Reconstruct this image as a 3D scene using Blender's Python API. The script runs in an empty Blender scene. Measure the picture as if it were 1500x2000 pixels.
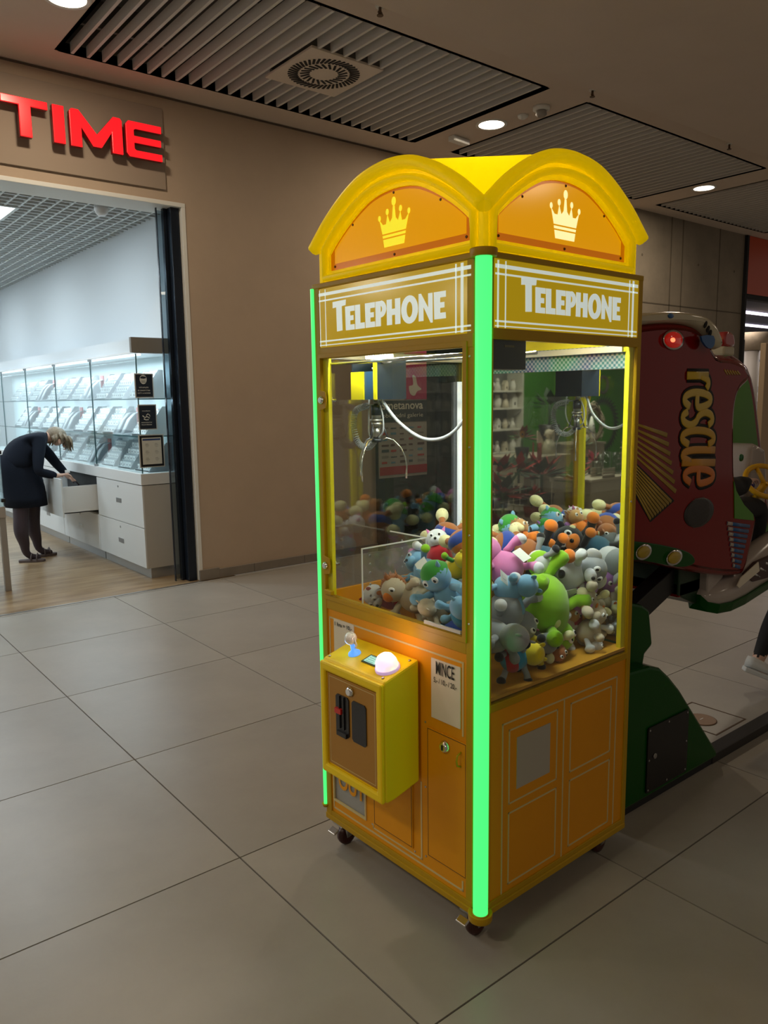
import bpy, math, random
from mathutils import Vector, Matrix, Euler
random.seed(7)
scn = bpy.context.scene
COL = scn.collection
# ------------------------------------------------------------------ camera
CAMP = Vector((0, 0, 1.66))
CR = Vector((0.777965, -0.628162, -0.013522)); CU = Vector((0.102354, 0.105471, 0.989141)); CW = Vector((0.619915, 0.770901, -0.146348))
FPX = 1506.02
cd = bpy.data.cameras.new('camera'); cam = bpy.data.objects.new('camera', cd); COL.objects.link(cam)
m = Matrix.Identity(4)
for i in range(3):
    m[i][0] = CR[i]; m[i][1] = CU[i]; m[i][2] = -CW[i]; m[i][3] = CAMP[i]
cam.matrix_world = m
cd.sensor_fit = 'VERTICAL'; cd.sensor_height = 36; cd.lens = 36 * FPX / 2000; cd.clip_start = 0.05
scn.camera = cam
# ------------------------------------------------------------------ world, exposure, big lights
wd = bpy.data.worlds.new('hall_light'); scn.world = wd; wd.use_nodes = True
wd.node_tree.nodes['Background'].inputs[0].default_value = (1.0, 0.86, 0.70, 1)
wd.node_tree.nodes['Background'].inputs[1].default_value = 0.15
scn.view_settings.view_transform = 'Standard'; scn.view_settings.look = 'None'
scn.view_settings.exposure = 0.0; scn.view_settings.gamma = 1; scn.view_settings.use_curve_mapping = False

def area(name, loc, rot, size, power, color, size_y=None, shape=None, spread=None):
    l = bpy.data.lights.new(name, 'AREA'); l.energy = power; l.color = color; l.size = size
    if size_y: l.shape = 'RECTANGLE'; l.size_y = size_y
    if shape: l.shape = shape
    if spread: l.spread = spread
    o = bpy.data.objects.new(name, l); COL.objects.link(o); o.location = loc; o.rotation_euler = rot
    return o
CEIL = 4.2; WALLY = 6.55
WARM = (1.0, 0.83, 0.62); COLD = (0.80, 0.92, 1.0)
DOWN = [(1.8, 5.38), (5.676, 5.36), (9.492, 5.34)]
for x, y in DOWN: area('downlight_lamp', (x, y, CEIL - 0.03), (0, 0, 0), 0.24, 30, WARM, shape='DISK')
for x, y, p in [(-2.2, 5.38, 32), (-2.0, 1.3, 38), (-2, -2.5, 26), (2.2, -2.5, 8), (6.5, 1.2, 4), (7, -2.5, 6), (11, 1.2, 12)]:
    area('hall_lamp', (x, y, CEIL - 0.3), (0, 0, 0), 0.5, p, WARM, shape='DISK')
# jewellery shop ceiling panels (cold)
SHOPL = [(x, y) for x in (1.72, -0.4, -1.9) for y in (8.0, 10.4, 12.8)]
for x, y in SHOPL: area('shop_panel_lamp', (x, y, 3.39), (0, 0, 0), 0.5, 27, COLD)
# ------------------------------------------------------------------ helpers
def wy(px, py, Y):
    d = CW * FPX + CR * (px - 750) - CU * (py - 1000)
    return CAMP + d * (Y / d.y)
MO = Vector((1.53853, 1.47686, 0)); MYAW = 0.0249723; MW = 0.789; MD = 0.7745
MA = Vector((math.cos(MYAW), math.sin(MYAW), 0)); MB_ = Vector((-math.sin(MYAW), math.cos(MYAW), 0))
def tol(P): d = P - MO; return Vector((d.dot(MA), d.dot(MB_), d.z))
def tow(l): return MO + MA * l[0] + MB_ * l[1] + Vector((0, 0, l[2]))
def fu(px, py, u):      # point on the machine's inner plane x=u
    d = CW * FPX + CR * (px - 750) - CU * (py - 1000); t = (u - (CAMP - MO).dot(MA)) / d.dot(MA); return tol(CAMP + d * t)
def sv(px, py, v):
    d = CW * FPX + CR * (px - 750) - CU * (py - 1000); t = (v - (CAMP - MO).dot(MB_)) / d.dot(MB_); return tol(CAMP + d * t)
def mirror(P):          # across the machine's mirror back
    P = Vector(P); return P - MA * (2 * ((P - MO).dot(MA) - MD))

class MB:
    def __init__(s): s.v = []; s.f = []; s.sm = []
    def add(s, v, f, sm=False):
        n = len(s.v); s.v += [tuple(p) for p in v]
        s.f += [tuple(i + n for i in q) for q in f]; s.sm += [sm] * len(f); return s
    def box(s, x0, x1, y0, y1, z0, z1):
        v = [(x0, y0, z0), (x1, y0, z0), (x1, y1, z0), (x0, y1, z0), (x0, y0, z1), (x1, y0, z1), (x1, y1, z1), (x0, y1, z1)]
        return s.add(v, [(0, 3, 2, 1), (4, 5, 6, 7), (0, 1, 5, 4), (1, 2, 6, 5), (2, 3, 7, 6), (3, 0, 4, 7)])
    def cbox(s, c, d): return s.box(c[0] - d[0] / 2, c[0] + d[0] / 2, c[1] - d[1] / 2, c[1] + d[1] / 2, c[2] - d[2] / 2, c[2] + d[2] / 2)
    def prism(s, pts, o, ex, ey, en, t):
        o = Vector(o); ex = Vector(ex); ey = Vector(ey); en = Vector(en); n = len(pts)
        a = [o + ex * p[0] + ey * p[1] for p in pts]; b = [q + en * t for q in a]
        f = [tuple(range(n)), tuple(range(2 * n - 1, n - 1, -1))] + [(i, i + n, (i + 1) % n + n, (i + 1) % n) for i in range(n)]
        return s.add(a + b, f)
    def ring(s, outer, inner, o, ex, ey, en, t):     # plate with a hole; same point count
        o = Vector(o); ex = Vector(ex); ey = Vector(ey); en = Vector(en); n = len(outer)
        P = lambda L, k: [o + ex * p[0] + ey * p[1] + en * k for p in L]
        v = P(outer, 0) + P(inner, 0) + P(outer, t) + P(inner, t); f = []
        for i in range(n):
            j = (i + 1) % n
            f += [(i, j, j + n, i + n), (i + 2 * n, i + 3 * n, j + 3 * n, j + 2 * n), (i, i + 2 * n, j + 2 * n, j), (i + n, j + n, j + 3 * n, i + 3 * n)]
        return s.add(v, f)
    def tube(s, path, r, n=10, cap=True, closed=False, flat=(1, 1), up=None):
        path = [Vector(p) for p in path]; k = len(path); rr = r if hasattr(r, '__len__') else [r] * k
        vs = []; ref = Vector(up) if up else None
        for i, p in enumerate(path):
            if closed: t = (path[(i + 1) % k] - path[i - 1])
            else: t = path[min(i + 1, k - 1)] - path[max(i - 1, 0)]
            t.normalize()
            if ref is None: ref = Vector((0, 0, 1)) if abs(t.z) < 0.9 else Vector((1, 0, 0))
            a = ref - t * ref.dot(t)
            if a.length < 1e-5: a = t.orthogonal()
            a.normalize(); b = t.cross(a)
            if not up: ref = a
            for j in range(n):
                w = 2 * math.pi * j / n
                vs.append(p + a * (math.cos(w) * rr[i] * flat[0]) + b * (math.sin(w) * rr[i] * flat[1]))
        f = []
        for i in range(k if closed else k - 1):
            i2 = (i + 1) % k
            for j in range(n):
                j2 = (j + 1) % n; f.append((i * n + j, i * n + j2, i2 * n + j2, i2 * n + j))
        s.add(vs, f, True)
        if cap and not closed:
            b0 = len(s.v) - len(vs)
            s.f.append(tuple(b0 + j for j in range(n - 1, -1, -1))); s.f.append(tuple(b0 + (k - 1) * n + j for j in range(n))); s.sm += [False, False]
        return s
    def lathe(s, prof, o=(0, 0, 0), ax=(0, 0, 1), n=20, sm=True, cap=True):
        ax = Vector(ax).normalized(); a = ax.orthogonal().normalized(); b = ax.cross(a); o = Vector(o); vs = []; k = len(prof)
        for r, z in prof:
            for j in range(n):
                w = 2 * math.pi * j / n; vs.append(o + ax * z + a * math.cos(w) * r + b * math.sin(w) * r)
        f = [(i * n + j, i * n + (j + 1) % n, (i + 1) * n + (j + 1) % n, (i + 1) * n + j) for i in range(k - 1) for j in range(n)]
        b0 = len(s.v); s.add(vs, f, sm)
        if cap:
            s.f += [tuple(b0 + j for j in range(n - 1, -1, -1)), tuple(b0 + (k - 1) * n + j for j in range(n))]; s.sm += [False, False]
        return s
    def cyl(s, p, q, r, n=16, r2=None):
        p = Vector(p); q = Vector(q); return s.lathe([(r, 0), (r if r2 is None else r2, (q - p).length)], p, q - p, n)
    def ell(s, c, r, n=14, k=8, rot=None):
        R = rot.to_matrix() if rot else Matrix.Identity(3); c = Vector(c); vs = []
        for i in range(k + 1):
            t = math.pi * i / k
            for j in range(n):
                w = 2 * math.pi * j / n
                vs.append(c + R @ Vector((r[0] * math.sin(t) * math.cos(w), r[1] * math.sin(t) * math.sin(w), r[2] * math.cos(t))))
        f = [(i * n + j, (i + 1) * n + j, (i + 1) * n + (j + 1) % n, i * n + (j + 1) % n) for i in range(k) for j in range(n)]
        return s.add(vs, f, True)
    def mesh(s, name='mesh'):
        me = bpy.data.meshes.new(name); me.from_pydata(s.v, [], s.f)
        me.polygons.foreach_set('use_smooth', s.sm); me.validate(); me.update(); return me
    def build(s, name, mat, parent=None, bevel=0, **kw):
        return obj(name, s.mesh(name), mat, parent, bevel, **kw)
def obj(name, me, mat, parent=None, bevel=0, kind=None, label=None, cat=None, group=None, loc=None, rot=None, scale=None):
    o = bpy.data.objects.new(name, me); COL.objects.link(o)
    if me is not None and mat is not None:
        if len(me.materials) == 0: me.materials.append(mat)
        elif me.materials[0] != mat: o.material_slots[0].link = 'OBJECT'; o.material_slots[0].material = mat
    if parent: o.parent = parent
    if bevel:
        b = o.modifiers.new('edge', 'BEVEL'); b.width = bevel; b.segments = 2; b.limit_method = 'ANGLE'; b.angle_limit = 0.7
    if kind: o['kind'] = kind
    if label: o['label'] = label
    if cat: o['category'] = cat
    if group: o['group'] = group
    if loc is not None: o.location = loc
    if rot is not None: o.rotation_euler = rot
    if scale is not None: o.scale = scale
    return o
def thing(name, label, cat, loc=(0, 0, 0), rz=0, group=None, rot=None):
    return obj(name, None, None, label=label, cat=cat, group=group, loc=loc, rot=rot or (0, 0, rz))
STR = dict(kind='structure')

def mat(name, color, rough=0.5, metal=0, emis=None, es=0, spec=0.5, coat=0, noise=None, bump=None, sheen=0, trans=0, alpha=1, rnd=0):
    M = bpy.data.materials.new(name); M.use_nodes = True; nt = M.node_tree; b = nt.nodes['Principled BSDF']
    b.inputs['Base Color'].default_value = (*color, 1); b.inputs['Roughness'].default_value = rough; b.inputs['Metallic'].default_value = metal
    b.inputs['Specular IOR Level'].default_value = spec; b.inputs['Coat Weight'].default_value = coat; b.inputs['Sheen Weight'].default_value = sheen
    b.inputs['Transmission Weight'].default_value = trans; b.inputs['Alpha'].default_value = alpha
    if emis: b.inputs['Emission Color'].default_value = (*emis, 1); b.inputs['Emission Strength'].default_value = es
    tc = nt.nodes.new('ShaderNodeTexCoord')
    colout = None
    if noise:        # (scale, amount, detail)
        n = nt.nodes.new('ShaderNodeTexNoise'); n.inputs['Scale'].default_value = noise[0]; n.inputs['Detail'].default_value = noise[2] if len(noise) > 2 else 6
        n.inputs['Roughness'].default_value = 0.65
        nt.links.new(tc.outputs['Object'], n.inputs['Vector'])
        mr = nt.nodes.new('ShaderNodeMapRange'); mr.inputs[1].default_value = 0.3; mr.inputs[2].default_value = 0.7
        mr.inputs[3].default_value = 1 - noise[1]; mr.inputs[4].default_value = 1 + noise[1]
        nt.links.new(n.outputs['Fac'], mr.inputs[0]); val = mr.outputs[0]
        if rnd:
            oi = nt.nodes.new('ShaderNodeObjectInfo'); r2 = nt.nodes.new('ShaderNodeMapRange'); r2.inputs[3].default_value = 1 - rnd; r2.inputs[4].default_value = 1 + rnd
            nt.links.new(oi.outputs['Random'], r2.inputs[0]); mm = nt.nodes.new('ShaderNodeMath'); mm.operation = 'MULTIPLY'
            nt.links.new(val, mm.inputs[0]); nt.links.new(r2.outputs[0], mm.inputs[1]); val = mm.outputs[0]
        vm = nt.nodes.new('ShaderNodeVectorMath'); vm.operation = 'SCALE'; vm.inputs[0].default_value = color
        nt.links.new(val, vm.inputs['Scale']); nt.links.new(vm.outputs[0], b.inputs['Base Color'])
    if bump:
        n = nt.nodes.new('ShaderNodeTexNoise'); n.inputs['Scale'].default_value = bump[0]; n.inputs['Detail'].default_value = 3
        nt.links.new(tc.outputs['Object'], n.inputs['Vector'])
        bp = nt.nodes.new('ShaderNodeBump'); bp.inputs['Strength'].default_value = bump[1]; bp.inputs['Distance'].default_value = 0.01
        nt.links.new(n.outputs['Fac'], bp.inputs['Height']); nt.links.new(bp.outputs[0], b.inputs['Normal'])
    return M
def glassmat(name, tint=(0.95, 0.98, 0.97), refl=1.0, rough=0.0, haze=0.0, ior=1.5):
    M = bpy.data.materials.new(name); M.use_nodes = True; nt = M.node_tree
    for n in list(nt.nodes): nt.nodes.remove(n)
    o = nt.nodes.new('ShaderNodeOutputMaterial'); mx = nt.nodes.new('ShaderNodeMixShader'); t = nt.nodes.new('ShaderNodeBsdfTransparent'); g = nt.nodes.new('ShaderNodeBsdfGlossy')
    t.inputs[0].default_value = (*tint, 1); g.inputs['Roughness'].default_value = rough; g.inputs[0].default_value = (refl, refl, refl, 1)
    fr = nt.nodes.new('ShaderNodeFresnel'); ge = nt.nodes.new('ShaderNodeNewGeometry'); mr = nt.nodes.new('ShaderNodeMapRange')
    mr.inputs[3].default_value = ior; mr.inputs[4].default_value = 1 / ior; nt.links.new(ge.outputs['Backfacing'], mr.inputs[0]); nt.links.new(mr.outputs[0], fr.inputs[0])
    nt.links.new(fr.outputs[0], mx.inputs[0]); nt.links.new(t.outputs[0], mx.inputs[1]); nt.links.new(g.outputs[0], mx.inputs[2])
    out = mx.outputs[0]
    if haze:
        m2 = nt.nodes.new('ShaderNodeMixShader'); df = nt.nodes.new('ShaderNodeBsdfDiffuse'); df.inputs[0].default_value = (0.6, 0.6, 0.58, 1); m2.inputs[0].default_value = haze
        nt.links.new(out, m2.inputs[1]); nt.links.new(df.outputs[0], m2.inputs[2]); out = m2.outputs[0]
    nt.links.new(out, o.inputs[0]); return M
def plush(name, c): return mat(name, c, rough=0.95, spec=0.1, sheen=0.35, noise=(60, 0.07, 3), bump=(350, 0.25))
GLASS = glassmat('pane_glass'); GLASSC = glassmat('case_glass', (0.93, 0.975, 0.98)); ACRYL = glassmat('acrylic', (0.97, 0.97, 0.97), haze=0.04)
EDGE = mat('acrylic_edge', (0.7, 0.7, 0.66), 0.3)
CHROME = mat('chrome', (0.75, 0.75, 0.76), 0.18, 1); STEEL = mat('steel', (0.5, 0.5, 0.5), 0.35, 1)
BLACK = mat('black_plastic', (0.012, 0.012, 0.014), 0.35); BLACKM = mat('black_matt', (0.012, 0.012, 0.013), 0.8)
WHITE = mat('white_plastic', (0.75, 0.76, 0.76), 0.4); PAPER = mat('paper', (0.72, 0.66, 0.54), 0.8)
FONT = None
_SC = {}
def screws(pts, ax, m, parent, name='screw', r=0.004, h=0.002):
    k = (name, tuple(ax), r, h)
    if k not in _SC: _SC[k] = MB().lathe([(r, 0), (r * .75, h)], (0, 0, 0), ax, 8).mesh(name); _SC[k].materials.append(m)
    for p in pts: obj(name, _SC[k], m, parent, loc=tuple(p))
def text_mb(s, o, ex, ey, w=None, h=0.1, extr=0.002, bold=0, align='L', squeeze=1.0, sp=1.0):
    """built-in font text laid into a plane: o = lower left, ex right, ey up"""
    cu = bpy.data.curves.new('text', 'FONT'); cu.body = s; cu.size = 1; cu.extrude = 0.0; cu.offset = bold; cu.resolution_u = 3; cu.space_character = sp
    t = bpy.data.objects.new('text', cu); COL.objects.link(t); dg = bpy.context.evaluated_depsgraph_get(); dg.update()
    me = bpy.data.meshes.new_from_object(t.evaluated_get(dg)); bpy.data.objects.remove(t); 
    vs = [v.co.copy() for v in me.vertices]; fs = [tuple(p.vertices) for p in me.polygons]; bpy.data.meshes.remove(me)
    if not vs: return MB()
    x0 = min(v.x for v in vs); x1 = max(v.x for v in vs); y0 = min(v.y for v in vs); y1 = max(v.y for v in vs)
    sy = h / (y1 - y0); sx = w / (x1 - x0) if w else sy * squeeze
    o = Vector(o); ex = Vector(ex); ey = Vector(ey); en = ex.cross(ey)
    if align == 'C': o = o - ex * ((x1 - x0) * sx / 2)
    r = MB(); r.add([o + ex * ((v.x - x0) * sx) + ey * ((v.y - y0) * sy) + en * extr for v in vs], fs); return r

# ------------------------------------------------------------------ materials of the place
def tile_mat():
    return mat('porcelain_tile', (0.33, 0.308, 0.272), 0.36, noise=(1.6, 0.10, 9), bump=(60, 0.03), rnd=0.05)
TILE = tile_mat(); GROUT = mat('grout', (0.08, 0.072, 0.062), 0.9)
WALLM = mat('beige_wall', (0.45, 0.345, 0.255), 0.85, noise=(2, 0.04), bump=(200, 0.05))
CEILM = mat('ceiling_paint', (0.62, 0.52, 0.43), 0.85, noise=(1.5, 0.03), bump=(150, 0.04))
SLAT = mat('slat_metal', (0.66, 0.63, 0.59), 0.5); RECESS = mat('recess_dark', (0.10, 0.098, 0.092), 0.9)
CONC = mat('raw_concrete', (0.22, 0.185, 0.14), 0.85, noise=(1.3, 0.22, 10), bump=(25, 0.15))
SKIRT = mat('stone_skirting', (0.22, 0.19, 0.155), 0.6, noise=(5, 0.1))
WHITEW = mat('white_trim', (0.72, 0.72, 0.68), 0.6)

# ------------------------------------------------------------------ floor: tiles one by one
fl = MB().box(-6.5, 15, -4.5, 6.5, -0.06, -0.006).build('floor', GROUT, **STR)
TX0, TY0, TS = 1.212, 1.36, 1.018
tm = MB().box(0.003, TS - 0.003, 0.003, TS - 0.003, -0.012, 0).mesh('tile'); tm.materials.append(TILE)
for i in range(-3, 8):
    for j in range(-2, 5):
        obj('tile', tm, TILE, fl, loc=(TX0 + i * TS, TY0 + j * TS, 0))
tm2 = MB().box(0.003, TS - 0.003, 0.003, 0.07, -0.012, 0).mesh('tile')
for i in range(-3, 8): obj('tile', tm2, TILE, fl, loc=(TX0 + i * TS, TY0 + 5 * TS, 0))
MB().box(-6.5, TX0 - 3 * TS, -4.5, 6.5, -0.012, 0).box(TX0 + 8 * TS, 15, -4.5, 6.5, -0.012, 0).box(TX0 - 3 * TS, TX0 + 8 * TS, -4.5, TY0 - 2 * TS, -0.012, 0).build('floor_border', TILE, fl)
# access cover: thin joint ring and brass disk in the tile
cp = [(3.50, 1.775), (3.80, 1.775), (3.80, 2.075), (3.50, 2.075)]
cpi = [(3.508, 1.783), (3.792, 1.783), (3.792, 2.067), (3.508, 2.067)]
ac = thing('access_cover', 'square floor access cover with a round brown plate, beyond the green ride base', 'floor cover', (3.65, 1.92, 0))
MB().ring([(a - 3.65, b - 1.92) for a, b in cp], [(a - 3.65, b - 1.92) for a, b in cpi], (0, 0, 0), (1, 0, 0), (0, 1, 0), (0, 0, 1), 0.0015).build('cover_joint', mat('joint_brown', (0.10, 0.06, 0.035), 0.7), ac)
MB().lathe([(0.075, 0), (0.075, 0.003), (0.07, 0.004)], (-0.03, 0, 0), n=28).build('round_plate', mat('brown_brass', (0.20, 0.12, 0.07), 0.45, 0.4), ac)
MB().box(-0.045, -0.015, -0.002, 0.002, 0.004, 0.0055).build('key_slot', STEEL, ac)

# ------------------------------------------------------------------ back wall with shop opening
OX1, OZ = 3.05, 3.32
wb = MB().box(OX1 + 0.03, 5.22, WALLY, WALLY + 0.32, 0, CEIL + 0.05).box(-2.0, OX1 + 0.03, WALLY, WALLY + 0.32, OZ + 0.03, CEIL + 0.05).box(-2.25, -2.0, WALLY, WALLY + 0.32, 0, CEIL + 0.05).box(5.22, 9.72, WALLY, WALLY + 0.32, 3.0, CEIL + 0.05).box(-6.5, -2.25, WALLY, WALLY + 0.32, 3.0, CEIL + 0.05).build('wall_back', WALLM, **STR)
MB().box(-2, 9.7, WALLY - 0.012, WALLY + 0.0, CEIL - 0.016, CEIL - 0.006).build('trim_1', mat('reveal_joint', (0.10, 0.075, 0.055), 0.9), **STR)
MB().box(OX1, OX1 + 0.035, WALLY - 0.01, WALLY + 0.33, 0.0, OZ).box(-2, OX1 + 0.035, WALLY - 0.01, WALLY + 0.33, OZ, OZ + 0.035).build('trim_2', WHITEW, bevel=0.003, **STR)
MB().box(OX1 + 0.036, 5.22, WALLY - 0.02, WALLY, 0, 0.085).build('baseboard_back', SKIRT, bevel=0.003, **STR)
for x in (3.62, 4.2): MB().box(x, x + 0.003, WALLY - 0.021, WALLY - 0.019, 0, 0.085).build('joint', GROUT, bpy.data.objects['baseboard_back'])
MB().box(OX1 + 0.0, OX1 + 0.2, WALLY - 0.024, WALLY + 0.0, 0, 0.10).build('baseboard_corner', SKIRT, bevel=0.003, **STR)
# concrete wall
cw = MB().box(9.72, 12.80, 6.45, 6.9, 0, CEIL + 0.05).build('wall_concrete', CONC, **STR)
JM = mat('concrete_joint', (0.11, 0.09, 0.065), 0.95)
for x in (10.62, 10.93, 12.0): MB().box(x, x + 0.02, 6.445, 6.452, 0, CEIL).build('joint', JM, cw)
for z in (2.95, 1.5): MB().box(9.72, 12.80, 6.445, 6.452, z, z + 0.015).build('joint', JM, cw)
for x in (9.9, 11.4, 12.5): MB().lathe([(0.02, 0), (0.02, 0.004)], (x, 6.452, 3.6), (0, -1, 0), 12).build('tie_hole', JM, cw)

# ------------------------------------------------------------------ ceiling: slabs around recessed slat fields
PY0, PY1 = 4.49, 6.17
PX = [(1.985, 5.41), (5.965, 9.26), (9.80, 12.9)]
ce = MB()
ce.box(-6.5, 15, PY1, WALLY + 0.02, CEIL, CEIL + 0.06).box(-6.5, 15, 3.7, PY0, CEIL, CEIL + 0.06)
xs = [-6.5] + [v for p in PX for v in p] + [15]
for i in range(0, len(xs), 2): ce.box(xs[i], xs[i + 1], PY0, PY1, CEIL, CEIL + 0.06)
ce = ce.build('ceiling', CEILM, **STR)
MB().box(-6.5, 15, -4.5, 4.0, CEIL - 0.16, CEIL + 0.06).build('ceiling_soffit', CEILM, bevel=0.004, **STR)
for (a, b) in PX:
    MB().box(a - 0.02, b + 0.02, PY0 - 0.02, PY1 + 0.02, CEIL + 0.42, CEIL + 0.45).box(a - 0.03, a, PY0 - .02, PY1 + .02, CEIL, CEIL + 0.44).box(b, b + 0.03, PY0 - .02, PY1 + .02, CEIL, CEIL + 0.44).box(a, b, PY0 - .03, PY0, CEIL, CEIL + 0.44).box(a, b, PY1, PY1 + 0.03, CEIL, CEIL + 0.44).build('recess', RECESS, ce)
V1 = (3.75, 5.345); VR = 0.335
V3 = (12.35, 5.3)
sm_full = MB().box(0, 0.022, 0, PY1 - PY0, 0, 0.075).mesh('slat'); sm_full.materials.append(SLAT)
def slat_len(y0, y1):
    return MB().box(0, 0.022, y0 - PY0, y1 - PY0, 0, 0.075).mesh('slat')
sa = slat_len(PY0, V1[1] - VR); sb = slat_len(V1[1] + VR, PY1)
ta = slat_len(PY0, V3[1] - VR); tb = slat_len(V3[1] + VR, PY1)
for a, b in PX:
    n = int((b - a) / 0.1165)
    for k in range(n):
        x = a + 0.08 + k * 0.1165
        if V1[0] - VR - 0.03 < x < V1[0] + VR: obj('slat', sa, SLAT, ce, loc=(x, PY0, CEIL - 0.005)); obj('slat', sb, SLAT, ce, loc=(x, PY0, CEIL - 0.005))
        elif V3[0] - VR - 0.03 < x < V3[0] + VR: obj('slat', ta, SLAT, ce, loc=(x, PY0, CEIL - 0.005)); obj('slat', tb, SLAT, ce, loc=(x, PY0, CEIL - 0.005))
        else: obj('slat', sm_full, SLAT, ce, loc=(x, PY0, CEIL - 0.005))
    for y in (PY0 + 0.35, PY1 - 0.35): MB().box(a, b, y, y + 0.03, CEIL + 0.07, CEIL + 0.10).build('carrier_rail', RECESS, ce)

def vent(x, y, label):
    t = thing('air_vent', label, 'air vent', (x, y, CEIL - 0.012))
    MB().box(-VR, VR, -VR, VR, 0, 0.02).build('plate', mat('vent_paint', (0.68, 0.59, 0.49), 0.5), t, bevel=0.003)
    sl = MB().box(-0.009, 0.009, 0.0, 0.080, -0.003, 0.0).mesh('vane'); dk = BLACKM
    so = MB().box(-0.0095, 0.0095, 0.0, 0.085, -0.003, 0.0).mesh('vane'); 
    for k in range(44):
        w = 2 * math.pi * k / 44; obj('slot', so, dk, t, loc=(0.205 * math.cos(w), 0.205 * math.sin(w), -0.0005), rot=(0, 0, w - math.pi / 2 + 0.5))
    for k in range(22):
        w = 2 * math.pi * k / 22; obj('slot', sl, dk, t, loc=(0.115 * math.cos(w), 0.115 * math.sin(w), -0.0005), rot=(0, 0, w - math.pi / 2 - 0.6))
    return t
vent(V1[0], V1[1], 'square ceiling air vent with round slot pattern, above the shop wall')
vent(V3[0], V3[1], 'square ceiling air vent at the right edge, over the concrete wall')

LAMP = mat('lamp_diffuser', (1, 1, 1), 0.5, emis=(1.0, 0.86, 0.66), es=9)
for (x, y), lb in zip(DOWN, ('round ceiling downlight at the top left, over the shop sign', 'round ceiling downlight directly above the yellow machine', 'round ceiling downlight further right, above the red ride')):
    t = thing('downlight', lb, 'ceiling light', (x, y, CEIL))
    MB().lathe([(0.12, -0.006), (0.135, -0.010), (0.15, -0.006), (0.15, 0.0)], n=32, cap=False).build('rim', WHITEW, t)
    MB().lathe([(0.001, -0.005), (0.122, -0.005)], n=32, cap=False).build('diffuser', LAMP, t)
t = thing('smoke_detector', 'white ring-shaped smoke detector beside the middle downlight', 'smoke detector', (5.765, 4.76, CEIL) if False else (5.70, 4.78, CEIL))
MB().lathe([(0.075, 0), (0.075, -0.03), (0.05, -0.035)], n=24).build('base', WHITEW, t); MB().lathe([(0.045, -0.03), (0.05, -0.07), (0.03, -0.085)], n=24).build('sensor', mat('sensor_grey', (0.3, 0.28, 0.25), 0.5), t)
t = thing('ceiling_sensor', 'small round white ceiling sensor between detector and downlight', 'sensor', (5.73, 5.02, CEIL))
MB().lathe([(0.05, 0), (0.045, -0.02), (0.02, -0.035)], n=20).build('dome', WHITEW, t)
t = thing('emergency_light', 'small white box-shaped emergency light under the ceiling', 'emergency light', (5.70, 5.82, CEIL), 0.1)
MB().box(-0.12, 0.12, -0.04, 0.04, -0.05, 0).build('housing', WHITEW, t, bevel=0.006); MB().box(-0.11, 0.11, -0.045, -0.04, -0.045, -0.015).build('lens', WHITE, t)
for (x, y), lb in zip([(3.45, 4.26), (5.745, 4.27), (8.065, 4.28)], ('ceiling sprinkler head at the top centre of the view', 'ceiling sprinkler head near the smoke detector', 'ceiling sprinkler head far right by the second slat field')):
    t = thing('sprinkler', lb, 'sprinkler', (x, y, CEIL))
    MB().lathe([(0.03, 0), (0.028, -0.01)], n=16).build('rosette', WHITEW, t)
    MB().cyl((0, 0, -0.01), (0, 0, -0.05), 0.010, 10).cyl((0, 0, -0.055), (0, 0, -0.06), 0.022, 12).tube([(0.008, 0, -0.03), (0.018, 0, -0.04), (0.006, 0, -0.058)], 0.003, 6).tube([(-0.008, 0, -0.03), (-0.018, 0, -0.04), (-0.006, 0, -0.058)], 0.003, 6).build('nozzle', mat('dark_brass', (0.12, 0.08, 0.05), 0.4, 0.6), t)

# ------------------------------------------------------------------ TIME sign
SB = MB().box(-2.0, 2.915, WALLY - 0.022, WALLY, 3.44, 4.09).build('sign_board', mat('grey_board', (0.32, 0.25, 0.19), 0.8), bevel=0.003, label='flat taupe sign board above the shop opening', cat='sign board')
RED = mat('red_acrylic', (0.7, 0.01, 0.01), 0.25, emis=(1.0, 0.012, 0.02), es=0.85); REDS = mat('red_return', (0.25, 0.01, 0.01), 0.4)
def ltr(polys, name, label, ox, z0, z1, w):
    t = thing(name, label, 'letter', (ox, WALLY - 0.022, z0), group=None)
    H = z1 - z0
    f = MB(); s = MB()
    for p in polys:
        f.prism([(a * w, b * H) for a, b in p], (0, -0.105, 0), (1, 0, 0), (0, 0, 1), (0, 1, 0), 0.012)
        s.prism([(a * w, b * H) for a, b in p], (0, -0.093, 0), (1, 0, 0), (0, 0, 1), (0, 1, 0), 0.04)
    f.build('face', RED, t, bevel=0.004); s.build('return', REDS, t)
    MB().cyl((w * .45, -0.055, H * .5), (w * .45, 0, H * .5), 0.008, 8).build('standoff', STEEL, t)
Zl0, Zl1 = 3.63, 3.905
Tp = [(0, 1), (0, .80), (.37, .80), (.37, 0), (.63, 0), (.63, .80), (1, .80), (1, 1)]
ltr([Tp], 'sign_letter', 'glowing red letter T of the shop sign', 1.62, Zl0, Zl1, 0.33)
ltr([[(0, 0), (1, 0), (1, 1), (0, 1)]], 'sign_letter', 'glowing red letter I of the shop sign', 1.985, Zl0, Zl1, 0.085)
ltr([[(0, 0), (0, .93), (.04, 1), (.17, 1), (.5, .42), (.83, 1), (.96, 1), (1, .93), (1, 0), (.79, 0), (.79, .55), (.58, .08), (.42, .08), (.21, .55), (.21, 0)]], 'sign_letter', 'glowing red letter M of the shop sign', 2.11, Zl0, Zl1, 0.41)
ltr([[(.08, 0), (0, .1), (0, .9), (.08, 1), (1, 1), (1, .8), (.27, .8), (.22, .76), (.22, .6), (.98, .6), (.98, .41), (.22, .41), (.22, .24), (.27, .2), (1, .2), (1, 0)]], 'sign_letter', 'glowing red letter E of the shop sign', 2.55, Zl0, Zl1, 0.30)

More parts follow.
